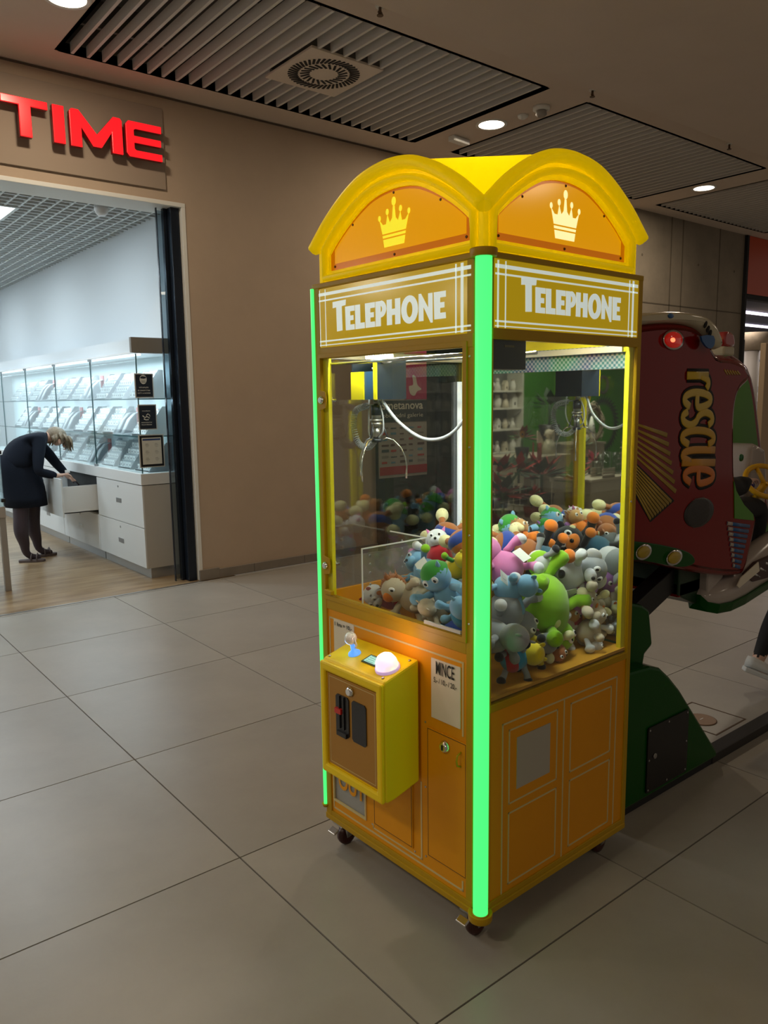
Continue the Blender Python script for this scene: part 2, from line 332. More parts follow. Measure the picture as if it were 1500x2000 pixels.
# ------------------------------------------------------------------ jewellery shop shell
SFL = mat('oak_laminate', (0.33, 0.22, 0.12), 0.32, noise=(1.2, 0.12), bump=(40, 0.03))
def wood():
    nt = SFL.node_tree; b = nt.nodes['Principled BSDF']; tc = nt.nodes.new('ShaderNodeTexCoord'); mp = nt.nodes.new('ShaderNodeMapping'); mp.inputs['Scale'].default_value = (1.0, 6, 1)
    n = nt.nodes.new('ShaderNodeTexNoise'); n.inputs['Scale'].default_value = 2.2; n.inputs['Detail'].default_value = 5
    cr = nt.nodes.new('ShaderNodeValToRGB'); cr.color_ramp.elements[0].position = .3; cr.color_ramp.elements[1].position = .7
    cr.color_ramp.elements[0].color = (0.20, 0.125, 0.06, 1); cr.color_ramp.elements[1].color = (0.36, 0.255, 0.145, 1)
    nt.links.new(tc.outputs['Object'], mp.inputs[0]); nt.links.new(mp.outputs[0], n.inputs['Vector']); nt.links.new(n.outputs['Fac'], cr.inputs[0]); nt.links.new(cr.outputs[0], b.inputs['Base Color'])
wood()
MB().box(-2.3, 3.4, 6.5, 14.2, -0.05, 0.0).build('floor_shop', SFL, **STR)
MB().box(-2.0, OX1, 6.49, 6.515, -0.01, 0.004).build('trim_3', STEEL, **STR)
SW = mat('shop_white_wall', (0.62, 0.66, 0.68), 0.8)
MB().box(3.16, 3.22, 6.87, 14.2, 0, 3.6).build('wall_right', SW, **STR)
MB().box(-2.25, 3.2, 14.1, 14.2, 0, 3.6).build('wall_far', SW, **STR)
MB().box(-2.3, -2.22, 6.87, 14.2, 0, 3.6).build('wall_left', SW, **STR)
MB().box(-2.3, 3.3, 6.6, 14.2, 3.58, 3.64).build('ceiling_plenum', mat('plenum', (0.10, 0.11, 0.12), 0.9), **STR)
GW = mat('grid_white', (0.62, 0.66, 0.66), 0.5)
g = MB()
for k in range(46): g.box(-2.2 + k * 0.117, -2.2 + k * 0.117 + 0.018, 6.9, 14.1, 3.40, 3.44)
for k in range(62): g.box(-2.2, 3.16, 6.9 + k * 0.117, 6.9 + k * 0.117 + 0.020, 3.398, 3.44)
g.build('ceiling_grid', GW, kind='structure')
PLM = mat('cold_panel', (1, 1, 1), 0.5, emis=(0.85, 0.95, 1.0), es=4)
for k, (x, y) in enumerate(SHOPL):
    t = thing('ceiling_panel_light', 'cold-white square shop ceiling light, %s column, %s row' % (('right', 'middle', 'left')[k // 3], ('nearest', 'middle', 'rear')[k % 3]), 'ceiling light', (x, y, 3.40), group='shop ceiling panels')
    MB().box(-0.28, 0.28, -0.28, 0.28, -0.004, 0.0).build('diffuser', PLM, t); MB().ring([(-.31, -.31), (.31, -.31), (.31, .31), (-.31, .31)], [(-.28, -.28), (.28, -.28), (.28, .28), (-.28, .28)], (0, 0, -0.008), (1, 0, 0), (0, 1, 0), (0, 0, 1), 0.03).build('frame', GW, t)
t = thing('dome_camera', 'white dome security camera under the shop grid ceiling', 'camera', (2.56, 7.12, 3.40))
MB().lathe([(0.055, 0), (0.055, -0.02)], n=24).build('mount', BLACK, t); MB().lathe([(0.06, -0.02), (0.062, -0.06), (0.05, -0.09), (0.03, -0.11)], n=24).build('dome', WHITE, t)
# dark sliding-door column
t = obj('door_1', None, None, loc=(2.985, 6.66, 0), kind='structure')
NAVY = mat('navy_metal', (0.012, 0.018, 0.03), 0.25, 0.3)
MB().box(-0.02, 0.055, -0.08, 0.10, 0, OZ).build('post', NAVY, t, bevel=0.004)
MB().box(-0.052, -0.022, 0.0, 0.05, 0, OZ).build('stile', NAVY, t, bevel=0.004)
MB().box(-0.105, -0.05, 0.02, 0.028, 0.02, OZ - 0.02).build('glass_leaf', glassmat('tinted', (0.55, 0.62, 0.66)), t)
MB().box(-0.112, -0.105, 0.012, 0.036, 0.0, OZ).build('stile', NAVY, t)

# ------------------------------------------------------------------ drawer cabinets and glass display case
CX, CX1, CY0, NU, UW = 2.70, 3.155, 6.92, 5, 1.24
CAB = mat('cabinet_white', (0.62, 0.63, 0.62), 0.45); CABS = mat('cabinet_end', (0.46, 0.44, 0.40), 0.5); KICK = mat('kick_steel', (0.45, 0.46, 0.46), 0.35, 0.7)
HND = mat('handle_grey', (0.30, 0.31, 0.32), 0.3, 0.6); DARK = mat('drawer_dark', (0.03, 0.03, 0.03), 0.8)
names = ['nearest the entrance', 'second from the entrance with its top drawer pulled open', 'third from the entrance, behind the woman', 'fourth from the entrance', 'farthest from the entrance']
for u in range(NU):
    y0 = CY0 + u * UW; t = thing('drawer_cabinet', 'white drawer cabinet unit ' + names[u], 'cabinet', (CX, y0, 0), group='white drawer cabinets along the shop wall')
    opened = (u == 1)
    b = MB().box(0.012, 0.45, 0.006, UW - 0.0, 0.10, 0.485)
    if not opened: b.box(0.012, 0.45, 0.006, UW, 0.485, 0.885)
    else: b.box(0.012, 0.45, 0.006, 0.02, 0.485, 0.885).box(0.012, 0.45, UW - 0.02, UW, 0.485, 0.885).box(0.43, 0.45, 0.006, UW, 0.485, 0.885)
    b.build('carcass', CABS if u == 0 else CAB, t)
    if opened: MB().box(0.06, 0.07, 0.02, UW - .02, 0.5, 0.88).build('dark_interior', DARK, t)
    MB().box(0.05, 0.44, 0.02, UW, 0, 0.10).build('plinth', KICK, t)
    for r, (a, bb) in enumerate([(0.105, 0.48), (0.487, 0.883)]):
        ox = -0.36 if (opened and r == 1) else 0
        d = MB().box(ox, ox + 0.016, 0.004, UW - 0.004, a, bb).build('drawer', CAB, t, bevel=0.002)
        MB().box(ox - 0.003, ox, UW / 2 - 0.07, UW / 2 + 0.07, bb - 0.21, bb - 0.165).build('handle', HND, d, bevel=0.002)
        MB().lathe([(0.011, 0), (0.011, 0.004)], (ox, UW / 2, bb - 0.05), (-1, 0, 0), 10).build('lock', HND, d)
        if opened and r == 1:
            MB().box(-0.344, 0.3, 0.03, 0.042, 0.52, 0.80).box(-0.344, 0.3, UW - 0.042, UW - 0.03, 0.52, 0.80).box(-0.344, 0.3, 0.03, UW - 0.03, 0.52, 0.53).build('drawer_box', CAB, d)
WT = MB().box(CX - 0.004, CX1, CY0 - 0.0, CY0 + NU * UW, 0.89, 0.995).build('worktop', mat('worktop_white', (0.66, 0.67, 0.66), 0.4), bevel=0.003, label='long white counter top running over all the drawer cabinets', cat='counter')
# display case
t = thing('display_case', 'tall glass display case with lit shelves standing on the white counter', 'display case', (CX, CY0, 0.995))
DL = NU * UW
MB().box(0.445, 0.452, 0, DL, 0, 1.10).build('back_panel', mat('case_back', (0.72, 0.80, 0.82), 0.5), t)
t['kind'] = 'thing'
for k in range(NU):
    MB().box(0.012, 0.018, k * UW + 0.003, (k + 1) * UW - 0.003, 0.004, 1.09).build('door_pane', GLASSC, t)
    MB().box(0.009, 0.021, (k + 1) * UW - 0.003, (k + 1) * UW + 0.003, 0.004, 1.09).build('pane_edge', mat('glass_edge%d' % k, (0.05, 0.12, 0.13), 0.2), t)
    for zz in (0.01, 1.08): MB().box(-0.003, 0.024, (k + 1) * UW - 0.025, (k + 1) * UW + 0.025, zz - 0.01, zz + 0.012).build('hinge_clip', HND, t)
GED = mat('glass_edge', (0.06, 0.15, 0.16), 0.2)
MB().box(0.02, 0.445, 0.002, 0.008, 0.004, 1.09).build('end_pane', GLASSC, t)
MB().box(0.010, 0.02, 0.0, 0.008, 0.004, 1.09).build('pane_edge', GED, t)
for z in (0.335, 0.68):
    s = MB().box(0.03, 0.44, 0.012, DL, z, z + 0.008).build('glass_shelf', GLASSC, t)
    MB().box(0.028, 0.031, 0.012, DL, z - 0.001, z + 0.009).box(0.03, 0.44, 0.009, 0.012, z - 0.001, z + 0.009).build('shelf_edge', GED, s)
MB().box(0.0, 0.45, 0.0, DL, 1.095, 1.11).build('top_rail', WHITE, t)
MB().box(-0.03, 0.45, -0.02, 0.02, 1.10, 1.235).build('end_fascia', mat('taupe_fascia', (0.20, 0.185, 0.16), 0.6), t)
MB().box(0.05, 0.45, 0.02, DL, 1.11, 1.235).build('canopy', SW, t)
LED = mat('led_strip', (1, 1, 1), 0.5, emis=(0.8, 0.93, 1.0), es=2.5)
for k in range(NU):
    MB().box(0.06, 0.075, k * UW + 0.03, (k + 1) * UW - 0.03, 1.078, 1.092).build('light_strip', LED, t)
    area('case_lamp', (CX + 0.2, CY0 + (k + .5) * UW, 2.05), (0, 0, 0), 0.08, 6.5, COLD, size_y=1.1)
    area('case_lamp', (CX + 0.06, CY0 + (k + .5) * UW, 1.66), (0, math.radians(-35), 0), 0.03, 3.5, COLD, size_y=1.1)

# jewellery stands: sloped back card with rows of small boxes
STW = mat('stand_white', (0.52, 0.55, 0.57), 0.5); CARD = mat('card_white', (0.88, 0.90, 0.90), 0.6); STG = mat('stand_grey', (0.30, 0.32, 0.34), 0.6); DOT = mat('jewel_dark', (0.35, 0.36, 0.38), 0.3, 0.5); ROSE = mat('rose_card', (0.55, 0.22, 0.22), 0.6)
def stand(kind):
    w = 0.34; h = 0.27
    P = {}
    P['side'] = MB().prism([(0, 0), (0.24, 0), (0.24, h), (0.19, h)], (0, 0, 0), (1, 0, 0), (0, 0, 1), (0, 1, 0), 0.006).prism([(0, 0), (0.24, 0), (0.24, h), (0.19, h)], (0, w - .006, 0), (1, 0, 0), (0, 0, 1), (0, 1, 0), 0.006).mesh('side')
    c = MB(); dts = MB(); st = MB()
    rows = 4
    for r in range(rows):
        x = 0.012 + r * 0.045; z = 0.01 + r * 0.062
        st.box(x, x + 0.05, 0.006, w - 0.006, z, z + 0.006)
        st.box(x + 0.045, x + 0.05, 0.006, w - 0.006, z, z + 0.062)
        n = 6 if kind != 2 else 4
        for k in range(n):
            yy = 0.016 + k * (w - 0.03) / n; ww = (w - 0.03) / n * 0.78
            c.box(x + 0.010, x + 0.030, yy, yy + ww, z + 0.007, z + 0.052)
            dts.box(x + 0.008, x + 0.010, yy + ww * .35, yy + ww * .65, z + 0.02, z + 0.034)
    P['step'] = st.mesh('step'); P['jewel_cards'] = c.mesh('cards'); P['jewels'] = dts.mesh('jewels')
    return P
PROT = [stand(0), stand(1), stand(2)]
arc = MB().tube([(0.02, 0, 0.0), (0.05, 0, .06), (0.09, 0, 0.14), (0.15, 0, 0.20), (0.2, 0, 0.215)], [0.05] * 5, 4, flat=(0.12, 1), up=(0, 0, 1)).mesh('arc')
shelf_n = ['counter level', 'lower glass shelf', 'upper glass shelf']; ordn = ['first', 'second', 'third', 'fourth', 'fifth', 'sixth', 'seventh', 'eighth', 'ninth', 'tenth', 'eleventh', 'twelfth']
for lv, z in enumerate((0.995 + .001, 0.995 + 0.343, 0.995 + 0.688)):
    k = 0; y = CY0 + 0.10 + lv * 0.05
    while y < CY0 + DL - 0.5 and k < 11:
        kd = (k * 2 + lv) % 3
        typ = (k + lv * 2) % 4
        lb = '%s from the entrance on the %s' % (ordn[k], shelf_n[lv])
        if typ == 3:
            t = thing('bracelet_stand', 'white curved bracelet stand, ' + lb, 'jewellery stand', (CX + 0.10, y + 0.12, z), group='jewellery stands in the glass case')
            for q in range(2): obj('curved_card', arc, STW, t, loc=(0, q * 0.15, 0))
            MB().box(0.0, 0.22, -0.05, 0.2, 0, 0.008).build('base', STW, t)
            if k % 2: MB().box(0.2, 0.215, -0.02, 0.06, 0.009, 0.26).build('rose_card', ROSE, t)
            y += 0.36
        else:
            t = thing('earring_stand', 'stepped %s card stand, ' % ('white' if kd else 'grey-sided') + lb, 'jewellery stand', (CX + 0.11, y, z), group='jewellery stands in the glass case')
            for nm, me in PROT[kd].items(): obj(nm, me, {'side': STG if kd == 0 else STW, 'step': STW, 'jewel_cards': CARD, 'jewels': DOT}[nm], t)
            y += 0.47
        k += 1
# black notices at the end pane
def notice(name, label, x0, x1, z0, z1, face, frame):
    t = thing(name, label, 'sign', (x0, CY0 - 0.012, z0))
    MB().box(0, x1 - x0, 0, 0.008, 0, z1 - z0).build('frame', frame, t, bevel=0.001)
    MB().box(0.01, x1 - x0 - 0.01, -0.002, 0.0, 0.01, z1 - z0 - 0.01).build('face', face, t)
    return t
DN = mat('notice_navy', (0.012, 0.02, 0.035), 0.5); INK = mat('notice_print', (0.65, 0.66, 0.62), 0.6); FRW = mat('notice_frame', (0.5, 0.5, 0.47), 0.5)
t = notice('mask_notice', 'black notice with a masked face drawing, on the case end at the top', 2.685, 2.86, 1.69, 1.91, DN, FRW)
w = 0.16
fc = [(0.08 + 0.034 * math.cos(a) * (1.0 if math.sin(a) > 0 else 0.95), 0.165 + 0.042 * math.sin(a)) for a in [i * math.pi / 10 for i in range(20)]]
MB().prism(fc, (0, -0.003, 0), (1, 0, 0), (0, 0, 1), (0, -1, 0), 0.001).build('drawing', INK, t)
MB().prism([(0.052, .185), (0.07, .195), (.105, .19), (.108, .178), (.085, .172), (.055, .176)], (0, -0.0045, 0), (1, 0, 0), (0, 0, 1), (0, -1, 0), 0.001).box(0.06, 0.10, -0.006, -0.005, 0.150, 0.153).box(0.06, 0.10, -0.006, -0.005, 0.138, 0.141).build('drawing_dark', DN, t)
for i, s in enumerate(('VSTUPUJTE', 'SE ZAKRYTÝMI', 'ÚSTY A NOSEM')): text_mb(s, (0.08, -0.003, 0.085 - i * 0.024), (1, 0, 0), (0, 0, 1), w=(0.09, 0.115, 0.12)[i], h=0.014, bold=0.02, align='C').build('lettering', INK, t)
t = notice('sanitiser_notice', 'black notice with white hands drawing, in the middle of the case end', 2.70, 2.875, 1.40, 1.63, DN, FRW)
MB().tube([(0.04, 0, .13), (.06, 0, .11), (.08, 0, .12), (.105, 0, .105)], 0.005, 6).tube([(0.05, 0, .10), (.07, 0, .09), (.095, 0, .092)], 0.005, 6).tube([(0.075, 0, .13), (.09, 0, .145), (.105, 0, .135), (.11, 0, .12)], 0.004, 6).build('drawing', INK, t, loc=(0, -0.002, 0))
text_mb('POUŽIJTE', (0.075, -0.003, 0.165), (1, 0, 0), (0, 0, 1), w=0.075, h=0.012, bold=0.02, align='C').build('lettering', INK, t)
for i, s in enumerate(('DEZINFEKČNÍ', 'PROSTŘEDEK')): text_mb(s, (0.075, -0.003, 0.062 - i * 0.02), (1, 0, 0), (0, 0, 1), w=0.10, h=0.012, bold=0.02, align='C').build('lettering', INK, t)
t = notice('instruction_notice', 'white instruction sheet in a black frame, lowest notice on the case end', 2.69, 2.93, 1.052, 1.356, BLACK, FRW)
MB().box(0.028, 0.212, -0.004, -0.002, 0.03, 0.275).build('sheet', mat('sheet', (0.62, 0.62, 0.55), 0.6), t)
MB().box(0.035, 0.205, -0.0052, -0.004, 0.25, 0.265).build('title_bar', mat('title_blue', (0.03, 0.06, 0.2), 0.6), t)
pc = MB()
for i in range(2):
    for j in range(3):
        x = 0.075 + i * 0.09; z = 0.205 - j * 0.065
        pc.box(x - 0.018, x + 0.018, -0.005, -0.004, z, z + 0.003).box(x - 0.012, x + 0.012, -0.005, -0.004, z - 0.012, z - 0.010).box(x - 0.016, x + 0.01, -0.005, -0.004, z + 0.012, z + 0.015)
pc.build('pictograms', mat('picto', (0.25, 0.25, 0.24), 0.6), t)
# left glass counter at the frame edge
t = thing('glass_counter', 'glass display counter on grey legs at the left edge of the view', 'display counter', (1.60, 7.33, 0))
GL = mat('leg_grey', (0.34, 0.33, 0.31), 0.4, 0.3)
for x, y in ((-0.035, 0), (-0.035, 0.9), (-1.4, 0), (-1.4, 0.9)): MB().box(x, x + 0.05, y, y + 0.05, 0, 0.66).build('leg', GL, t, bevel=0.003)
MB().box(-1.42, 0.018, -0.005, 0.955, 0.66, 0.76).build('top_frame', mat('counter_taupe', (0.36, 0.34, 0.31), 0.5), t, bevel=0.004)
MB().box(-1.41, 0.012, 0.0, 0.006, 0.76, 1.32).box(0.006, 0.012, 0.0, 0.95, 0.76, 1.32).box(-1.41, 0.012, 0, 0.95, 1.32, 1.328).build('glass_hood', GLASSC, t)
MB().box(-1.3, -0.05, 0.1, 0.85, 0.762, 0.80).build('display_tray', STW, t)
for z in (0.80, 1.22): MB().box(-0.01, 0.022, -0.012, 0.02, z, z + 0.03).build('clip', BLACK, t)

# ================================================================== CLAW MACHINE
MUST = mat('mustard_metal', (0.46, 0.27, 0.002), 0.42, spec=0.3, noise=(3, 0.05)); ORA = mat('orange_panel', (0.74, 0.30, 0.003), 0.45, spec=0.3, noise=(2, 0.05)); YEL = mat('yellow_paint', (0.78, 0.62, 0.002), 0.4)
LINE = mat('cream_print', (0.62, 0.50, 0.24), 0.55); YPL = mat('yellow_plastic', (0.92, 0.66, 0.004), 0.45, spec=0.35)
GREEN = mat('green_tube', (0.1, 0.6, 0.2), 0.4, emis=(0.065, 1.0, 0.19), es=1.15)
MIRR = mat('mirror', (0.78, 0.82, 0.80), 0.02, 1.0)
MC = thing('claw_machine', 'tall yellow claw machine shaped like a telephone booth with crown panels', 'claw machine', tuple(MO), MYAW)
D, W = MD, MW; X_, Y_, Z_ = Vector((1, 0, 0)), Vector((0, 1, 0)), Vector((0, 0, 1))
ZB, ZT = 0.095, 2.045
# base tray and rails
MB().box(0.0, D, 0.0, W, ZB, 0.118).build('base_tray', MUST, MC, bevel=0.004)
MB().lathe([(0.036, ZB - 0.002), (0.038, 0.118)], (0.012, 0.012, 0), n=24).build('corner_cap', MUST, MC, bevel=0.003)
MB().lathe([(0.036, 2.028), (0.038, 2.05)], (0.012, 0.012, 0), n=24).build('corner_cap', MUST, MC, bevel=0.003)
# corner posts: L-shaped outside, front/right, front/left, back/right, back/left
def post(x0, x1, y0, y1, z0=0.118, z1=2.03, m=None, n='corner_post'): return MB().box(x0, x1, y0, y1, z0, z1).build(n, m or MUST, MC, bevel=0.002)
post(0.004, 0.014, 0.038, 0.066); post(0.038, 0.046, 0.004, 0.014); post(0.014, 0.038, 0.014, 0.038)
post(0.002, 0.03, W - 0.036, W - 0.004); post(D - 0.022, D - 0.0, 0.002, 0.022); post(D - 0.02, D, W - 0.02, W)
# green light tubes
for (x, y) in ((0.006, 0.006), (0.0, W - 0.002)):
    tb = MB()
    if y < .1: tb.lathe([(0.0225, 0.120), (0.0225, 2.030)], (x, y, 0), n=28)
    else: tb.lathe([(0.007, 0.150), (0.007, 2.030)], (x, y, 0), n=20)
    tb.build('light_tube', GREEN, MC)
    MB().lathe([(0.025 if y < .1 else .009, 0.112 if y < .1 else .14), (0.025 if y < .1 else .014, 0.122 if y < .1 else .152)], (x, y, 0), n=20).build('tube_cap', MUST, MC)
# top and middle rails
MB().box(0.0, D, 0.0, W, 2.028, ZT).build('top_rail', MUST, MC, bevel=0.003)
def rail(side, z0, z1, a0=0.04, a1=None, d=0.022, m=None, name='rail', out=0.0):
    a1 = a1 or ((W - 0.03) if side == 'F' else D - 0.02)
    b = MB().box(out, d, a0, a1, z0, z1) if side == 'F' else MB().box(a0, a1, out, d, z0, z1)
    return b.build(name, m or MUST, MC, bevel=0.0015)
rail('F', 1.795, 1.832, out=0.002); rail('S', 1.815, 1.845, out=0.002); rail('F', 0.915, 0.968, a0=0.066, a1=W - .03, out=0.004); rail('S', 0.742, 0.765, out=0.003); rail('S', 0.118, 0.135, out=0.003); rail('F', 0.118, 0.135, out=0.003)
# lower side panel (right)
SP = MB().box(0.046, D - 0.022, 0.008, 0.018, 0.135, 0.742).build('side_panel', ORA, MC)
def outline(b, face, pts, wd=0.0055, t=0.0012, off=0.0):
    n = len(pts)
    for i in range(n):
        (a0, z0), (a1, z1) = pts[i], pts[(i + 1) % n]
        if abs(a0 - a1) < 1e-6: lo, hi = min(z0, z1) - wd / 2, max(z0, z1) + wd / 2; r = (a0 - wd / 2, a0 + wd / 2, lo, hi)
        else: lo, hi = min(a0, a1) - wd / 2, max(a0, a1) + wd / 2; r = (lo, hi, z0 - wd / 2, z0 + wd / 2)
        if face == 'S': b.box(r[0], r[1], off - t, off, r[2], r[3])
        else: b.box(off - t, off, r[0], r[1], r[2], r[3])
def rect(a0, a1, z0, z1): return [(a0, z0), (a1, z0), (a1, z1), (a0, z1)]
pr = MB()
outline(pr, 'S', rect(0.102, 0.702, 0.125, 0.688), off=0.008); pr.box(0.400, 0.4055, 0.0068, 0.008, 0.125, 0.688)
for a0, a1 in ((0.133, 0.367), (0.440, 0.669)):
    outline(pr, 'S', rect(a0, a1, 0.424, 0.661), off=0.008); outline(pr, 'S', rect(a0, a1, 0.158, 0.392), off=0.008)
pr.build('printed_outline', LINE, SP)
MB().box(0.168, 0.331, 0.0062, 0.008, 0.460, 0.628).build('blank_label', mat('label_grey', (0.42, 0.39, 0.33), 0.7), SP)
# back and left faces of the lower cabinet
MB().box(D - 0.018, D - 0.006, 0.02, W - 0.02, 0.118, 0.78).box(0.03, D - 0.02, W - 0.018, W - 0.006, 0.118, 0.97).build('rear_panel', ORA, MC)
# front panel with prize opening
HV0, HV1, HZ0, HZ1 = 0.55, 0.742, 0.182, 0.41
FP = MB().box(0.008, 0.018, 0.066, HV0, 0.135, 0.915).box(0.008, 0.018, HV1, W - 0.03, 0.135, 0.915).box(0.008, 0.018, HV0, HV1, 0.135, HZ0).box(0.008, 0.018, HV0, HV1, HZ1, 0.915).build('front_panel', ORA, MC)
pr = MB(); L_ = 0.0055
pr.box(0.0065, 0.008, 0.085, 0.745, 0.881, 0.887); pr.box(0.0065, 0.008, 0.739, 0.745, 0.15, 0.885); pr.box(0.0065, 0.008, 0.078, 0.084, 0.655, 0.887); pr.box(0.0065, 0.008, 0.078, 0.745, 0.150, 0.156); pr.box(0.0065, 0.008, 0.078, 0.084, 0.150, 0.185)
pr.box(0.0065, 0.008, 0.262, 0.268, 0.168, 0.44); pr.box(0.0065, 0.008, 0.262, 0.515, 0.168, 0.173); pr.box(0.0065, 0.008, 0.510, 0.515, 0.168, 0.185)
pr.build('printed_outline', LINE, FP)
# prize door
PD = MB().ring([(HV0, HZ0), (HV1, HZ0), (HV1, HZ1), (HV0, HZ1)], [(HV0 + .006, HZ0 + .008), (HV1 - .006, HZ0 + .008), (HV1 - .006, HZ1 - .008), (HV0 + .006, HZ1 - .008)], (0.004, 0, 0), Y_, Z_, X_, 0.006).build('prize_door', LINE, MC)
MB().box(0.02, 0.16, HV0, HV1, HZ0 - 0.002, HZ0 + 0.004).box(0.155, 0.16, HV0, HV1, HZ0, HZ1).box(0.018, 0.16, HV0 - 0.004, HV0, HZ0, HZ1).box(0.018, 0.16, HV1, HV1 + 0.004, HZ0, HZ1).build('chute_liner', WHITE, PD)
MB().box(0.012, 0.015, HV0 + .004, HV1 - .004, HZ0 + .004, HZ1).build('flap', glassmat('milky_flap', (0.85, 0.86, 0.86), haze=0.35), PD)
text_mb('OUT', (0.0105, 0.715, 0.240), (0, -1, 0), (0, 0, 1), w=0.155, h=0.075, bold=0.03).build('lettering', ORA, PD)
# lower middle door and coin door
def panel_door(a0, a1, z0, z1, nm):
    p = MB().box(0.0035, 0.008, a0, a1, z0, z1).build(nm, ORA, MC, bevel=0.001)
    e = MB(); outline(e, 'F', rect(a0 + 0.004, a1 - 0.004, z0 + 0.004, z1 - 0.004), wd=0.002, t=0.0006, off=0.0035); e.build('door_edge', mat('edge_brown', (0.13, 0.06, 0.01), 0.6), p)
    return p
panel_door(0.305, 0.505, 0.19, 0.43, 'lower_door')
CDr = panel_door(0.062, 0.234, 0.20, 0.638, 'coin_door')
MB().lathe([(0.020, 0), (0.020, 0.003), (0.014, 0.012), (0.012, 0.014)], (0.0035, 0.152, 0.600), (-1, 0, 0), 20).build('lock', CHROME, CDr); MB().box(-0.0120, -0.0108, 0.149, 0.155, 0.592, 0.608).build('keyhole', BLACK, CDr)
MB().tube([(0.004, 0.086, 0.605), (-0.012, 0.086, 0.598), (-0.016, 0.086, 0.582), (-0.012, 0.086, 0.566), (0.004, 0.086, 0.559)], 0.003, 8).build('latch', MUST, CDr)
screws([(0.008, a, z) for a, z in ((0.245, 0.648), (0.053, 0.636), (0.053, 0.43), (0.245, 0.19), (0.053, 0.19), (0.518, 0.182), (0.245, 0.43), (0.298, 0.182))], (-1, 0, 0), STEEL, FP)
# price notice
PN = MB().box(0.0045, 0.0078, 0.090, 0.214, 0.676, 0.868).build('price_notice', PAPER, MC)
text_mb('MINCE', (0.0042, 0.152, 0.822), (0, -1, 0), (0, 0, 1), w=0.078, h=0.042, bold=0.012, align='C').build('lettering', BLACKM, PN)
text_mb('5,- / 10,- / 20,-', (0.0042, 0.152, 0.792), (0, -1, 0), (0, 0, 1), w=0.098, h=0.019, bold=0.01, align='C').build('lettering', BLACKM, PN)
PN2 = MB().box(0.0045, 0.0078, 0.60, 0.715, 0.72, 0.886).build('game_notice', PAPER, MC)
text_mb('1 hra = 10,-', (0.0042, 0.657, 0.860), (0, -1, 0), (0, 0, 1), w=0.098, h=0.017, bold=0.02, align='C').build('lettering', BLACKM, PN2)
# control box
bz0, bz1 = 0.43, 0.86
prof = [(0.0, 0.850), (-0.140, 0.812), (-0.145, 0.800), (-0.145, 0.425), (-0.135, 0.415), (-0.10, 0.42), (0.0, 0.445)]
CB = MB().prism(prof, (0, 0.264, 0), X_, Z_, Y_, 0.315).build('control_box', YPL, MC, bevel=0.010)
fr = MB()
fr.ring([(0.264, 0.418), (0.579, 0.418), (0.579, 0.806), (0.264, 0.806)], [(0.290, 0.450), (0.553, 0.450), (0.553, 0.775), (0.290, 0.775)], (-0.158, 0, 0), Y_, Z_, X_, 0.015); fr.build('front_rim', YPL, CB, bevel=0.007)
MB().box(-0.149, -0.1455, 0.296, 0.547, 0.456, 0.769).build('front_plate', mat('bronze_plate', (0.42, 0.20, 0.02), 0.35, 0.3), CB)
e = MB(); outline(e, 'F', rect(0.305, 0.538, 0.465, 0.76), wd=0.0018, t=0.0004, off=-0.149); e.build('plate_line', LINE, CB)
rr = lambda a0, a1, z0, z1, r=0.008: [(a0 + r, z0), (a1 - r, z0), (a1, z0 + r), (a1, z1 - r), (a1 - r, z1), (a0 + r, z1), (a0, z1 - r), (a0, z0 + r)]
MB().prism(rr(0.432, 0.500, 0.575, 0.712), (-0.149, 0, 0), Y_, Z_, -X_, 0.004).prism(rr(0.345, 0.417, 0.575, 0.712), (-0.149, 0, 0), Y_, Z_, -X_, 0.003).box(-0.158, -0.152, 0.452, 0.458, 0.60, 0.71).box(-0.158, -0.152, 0.474, 0.478, 0.60, 0.71).box(-0.160, -0.150, 0.44, 0.49, 0.575, 0.59).build('coin_slots', BLACK, CB)
MB().box(-0.163, -0.152, 0.462, 0.494, 0.651, 0.668).build('reject_button', mat('red_button', (0.55, 0.02, 0.015), 0.35), CB)
MB().lathe([(0.017, 0), (0.017, 0.004), (0.011, 0.012)], (-0.149, 0.424, 0.738), (-1, 0, 0), 20).build('lock', CHROME, CB)
# top controls: slope plane from (0,.85) to (-.14,.812)
def tp(x, y, h=0): n = Vector((-0.262, 0, 0.965)); return Vector((x, y, 0.850 + 0.2714 * x)) + n * (h + 0.001)
ntop = Vector((-0.262, 0, 0.965))
MB().prism([(-.034, -.022), (.034, -.022), (.034, .022), (-.034, .022)], tp(-0.078, 0.395), Y_, Vector((0.965, 0, 0.262)), ntop, 0.003).build('screen_bezel', mat('bezel', (0.03, 0.07, 0.06), 0.4), CB)
MB().prism([(-.028, -.017), (.028, -.017), (.028, .017), (-.028, .017)], tp(-0.078, 0.395, 0.0032), Y_, Vector((0.965, 0, 0.262)), ntop, 0.0006).build('screen', mat('lcd', (0.3, 0.6, 0.55), 0.3, emis=(0.35, 0.75, 0.68), es=0.55), CB)
lt = MB()
for i in range(4): lt.add([tp(-0.092 + i * 0.009, 0.415 - 0.0, 0.0045), tp(-0.092 + i * 0.009, 0.375 + (i % 2) * .008, 0.0045), tp(-0.0905 + i * 0.009, 0.375 + (i % 2) * .008, 0.0045), tp(-0.0905 + i * 0.009, 0.415, 0.0045)], [(0, 1, 2, 3)])
lt.build('screen_text', mat('lcd_text', (0.05, 0.2, 0.2), 0.5), CB)
BALLM = bpy.data.materials.new('glowing_ball'); BALLM.use_nodes = True
nt = BALLM.node_tree; b = nt.nodes['Principled BSDF']; tc = nt.nodes.new('ShaderNodeTexCoord'); wv = nt.nodes.new('ShaderNodeTexNoise'); wv.inputs['Scale'].default_value = 14; hs = nt.nodes.new('ShaderNodeHueSaturation')
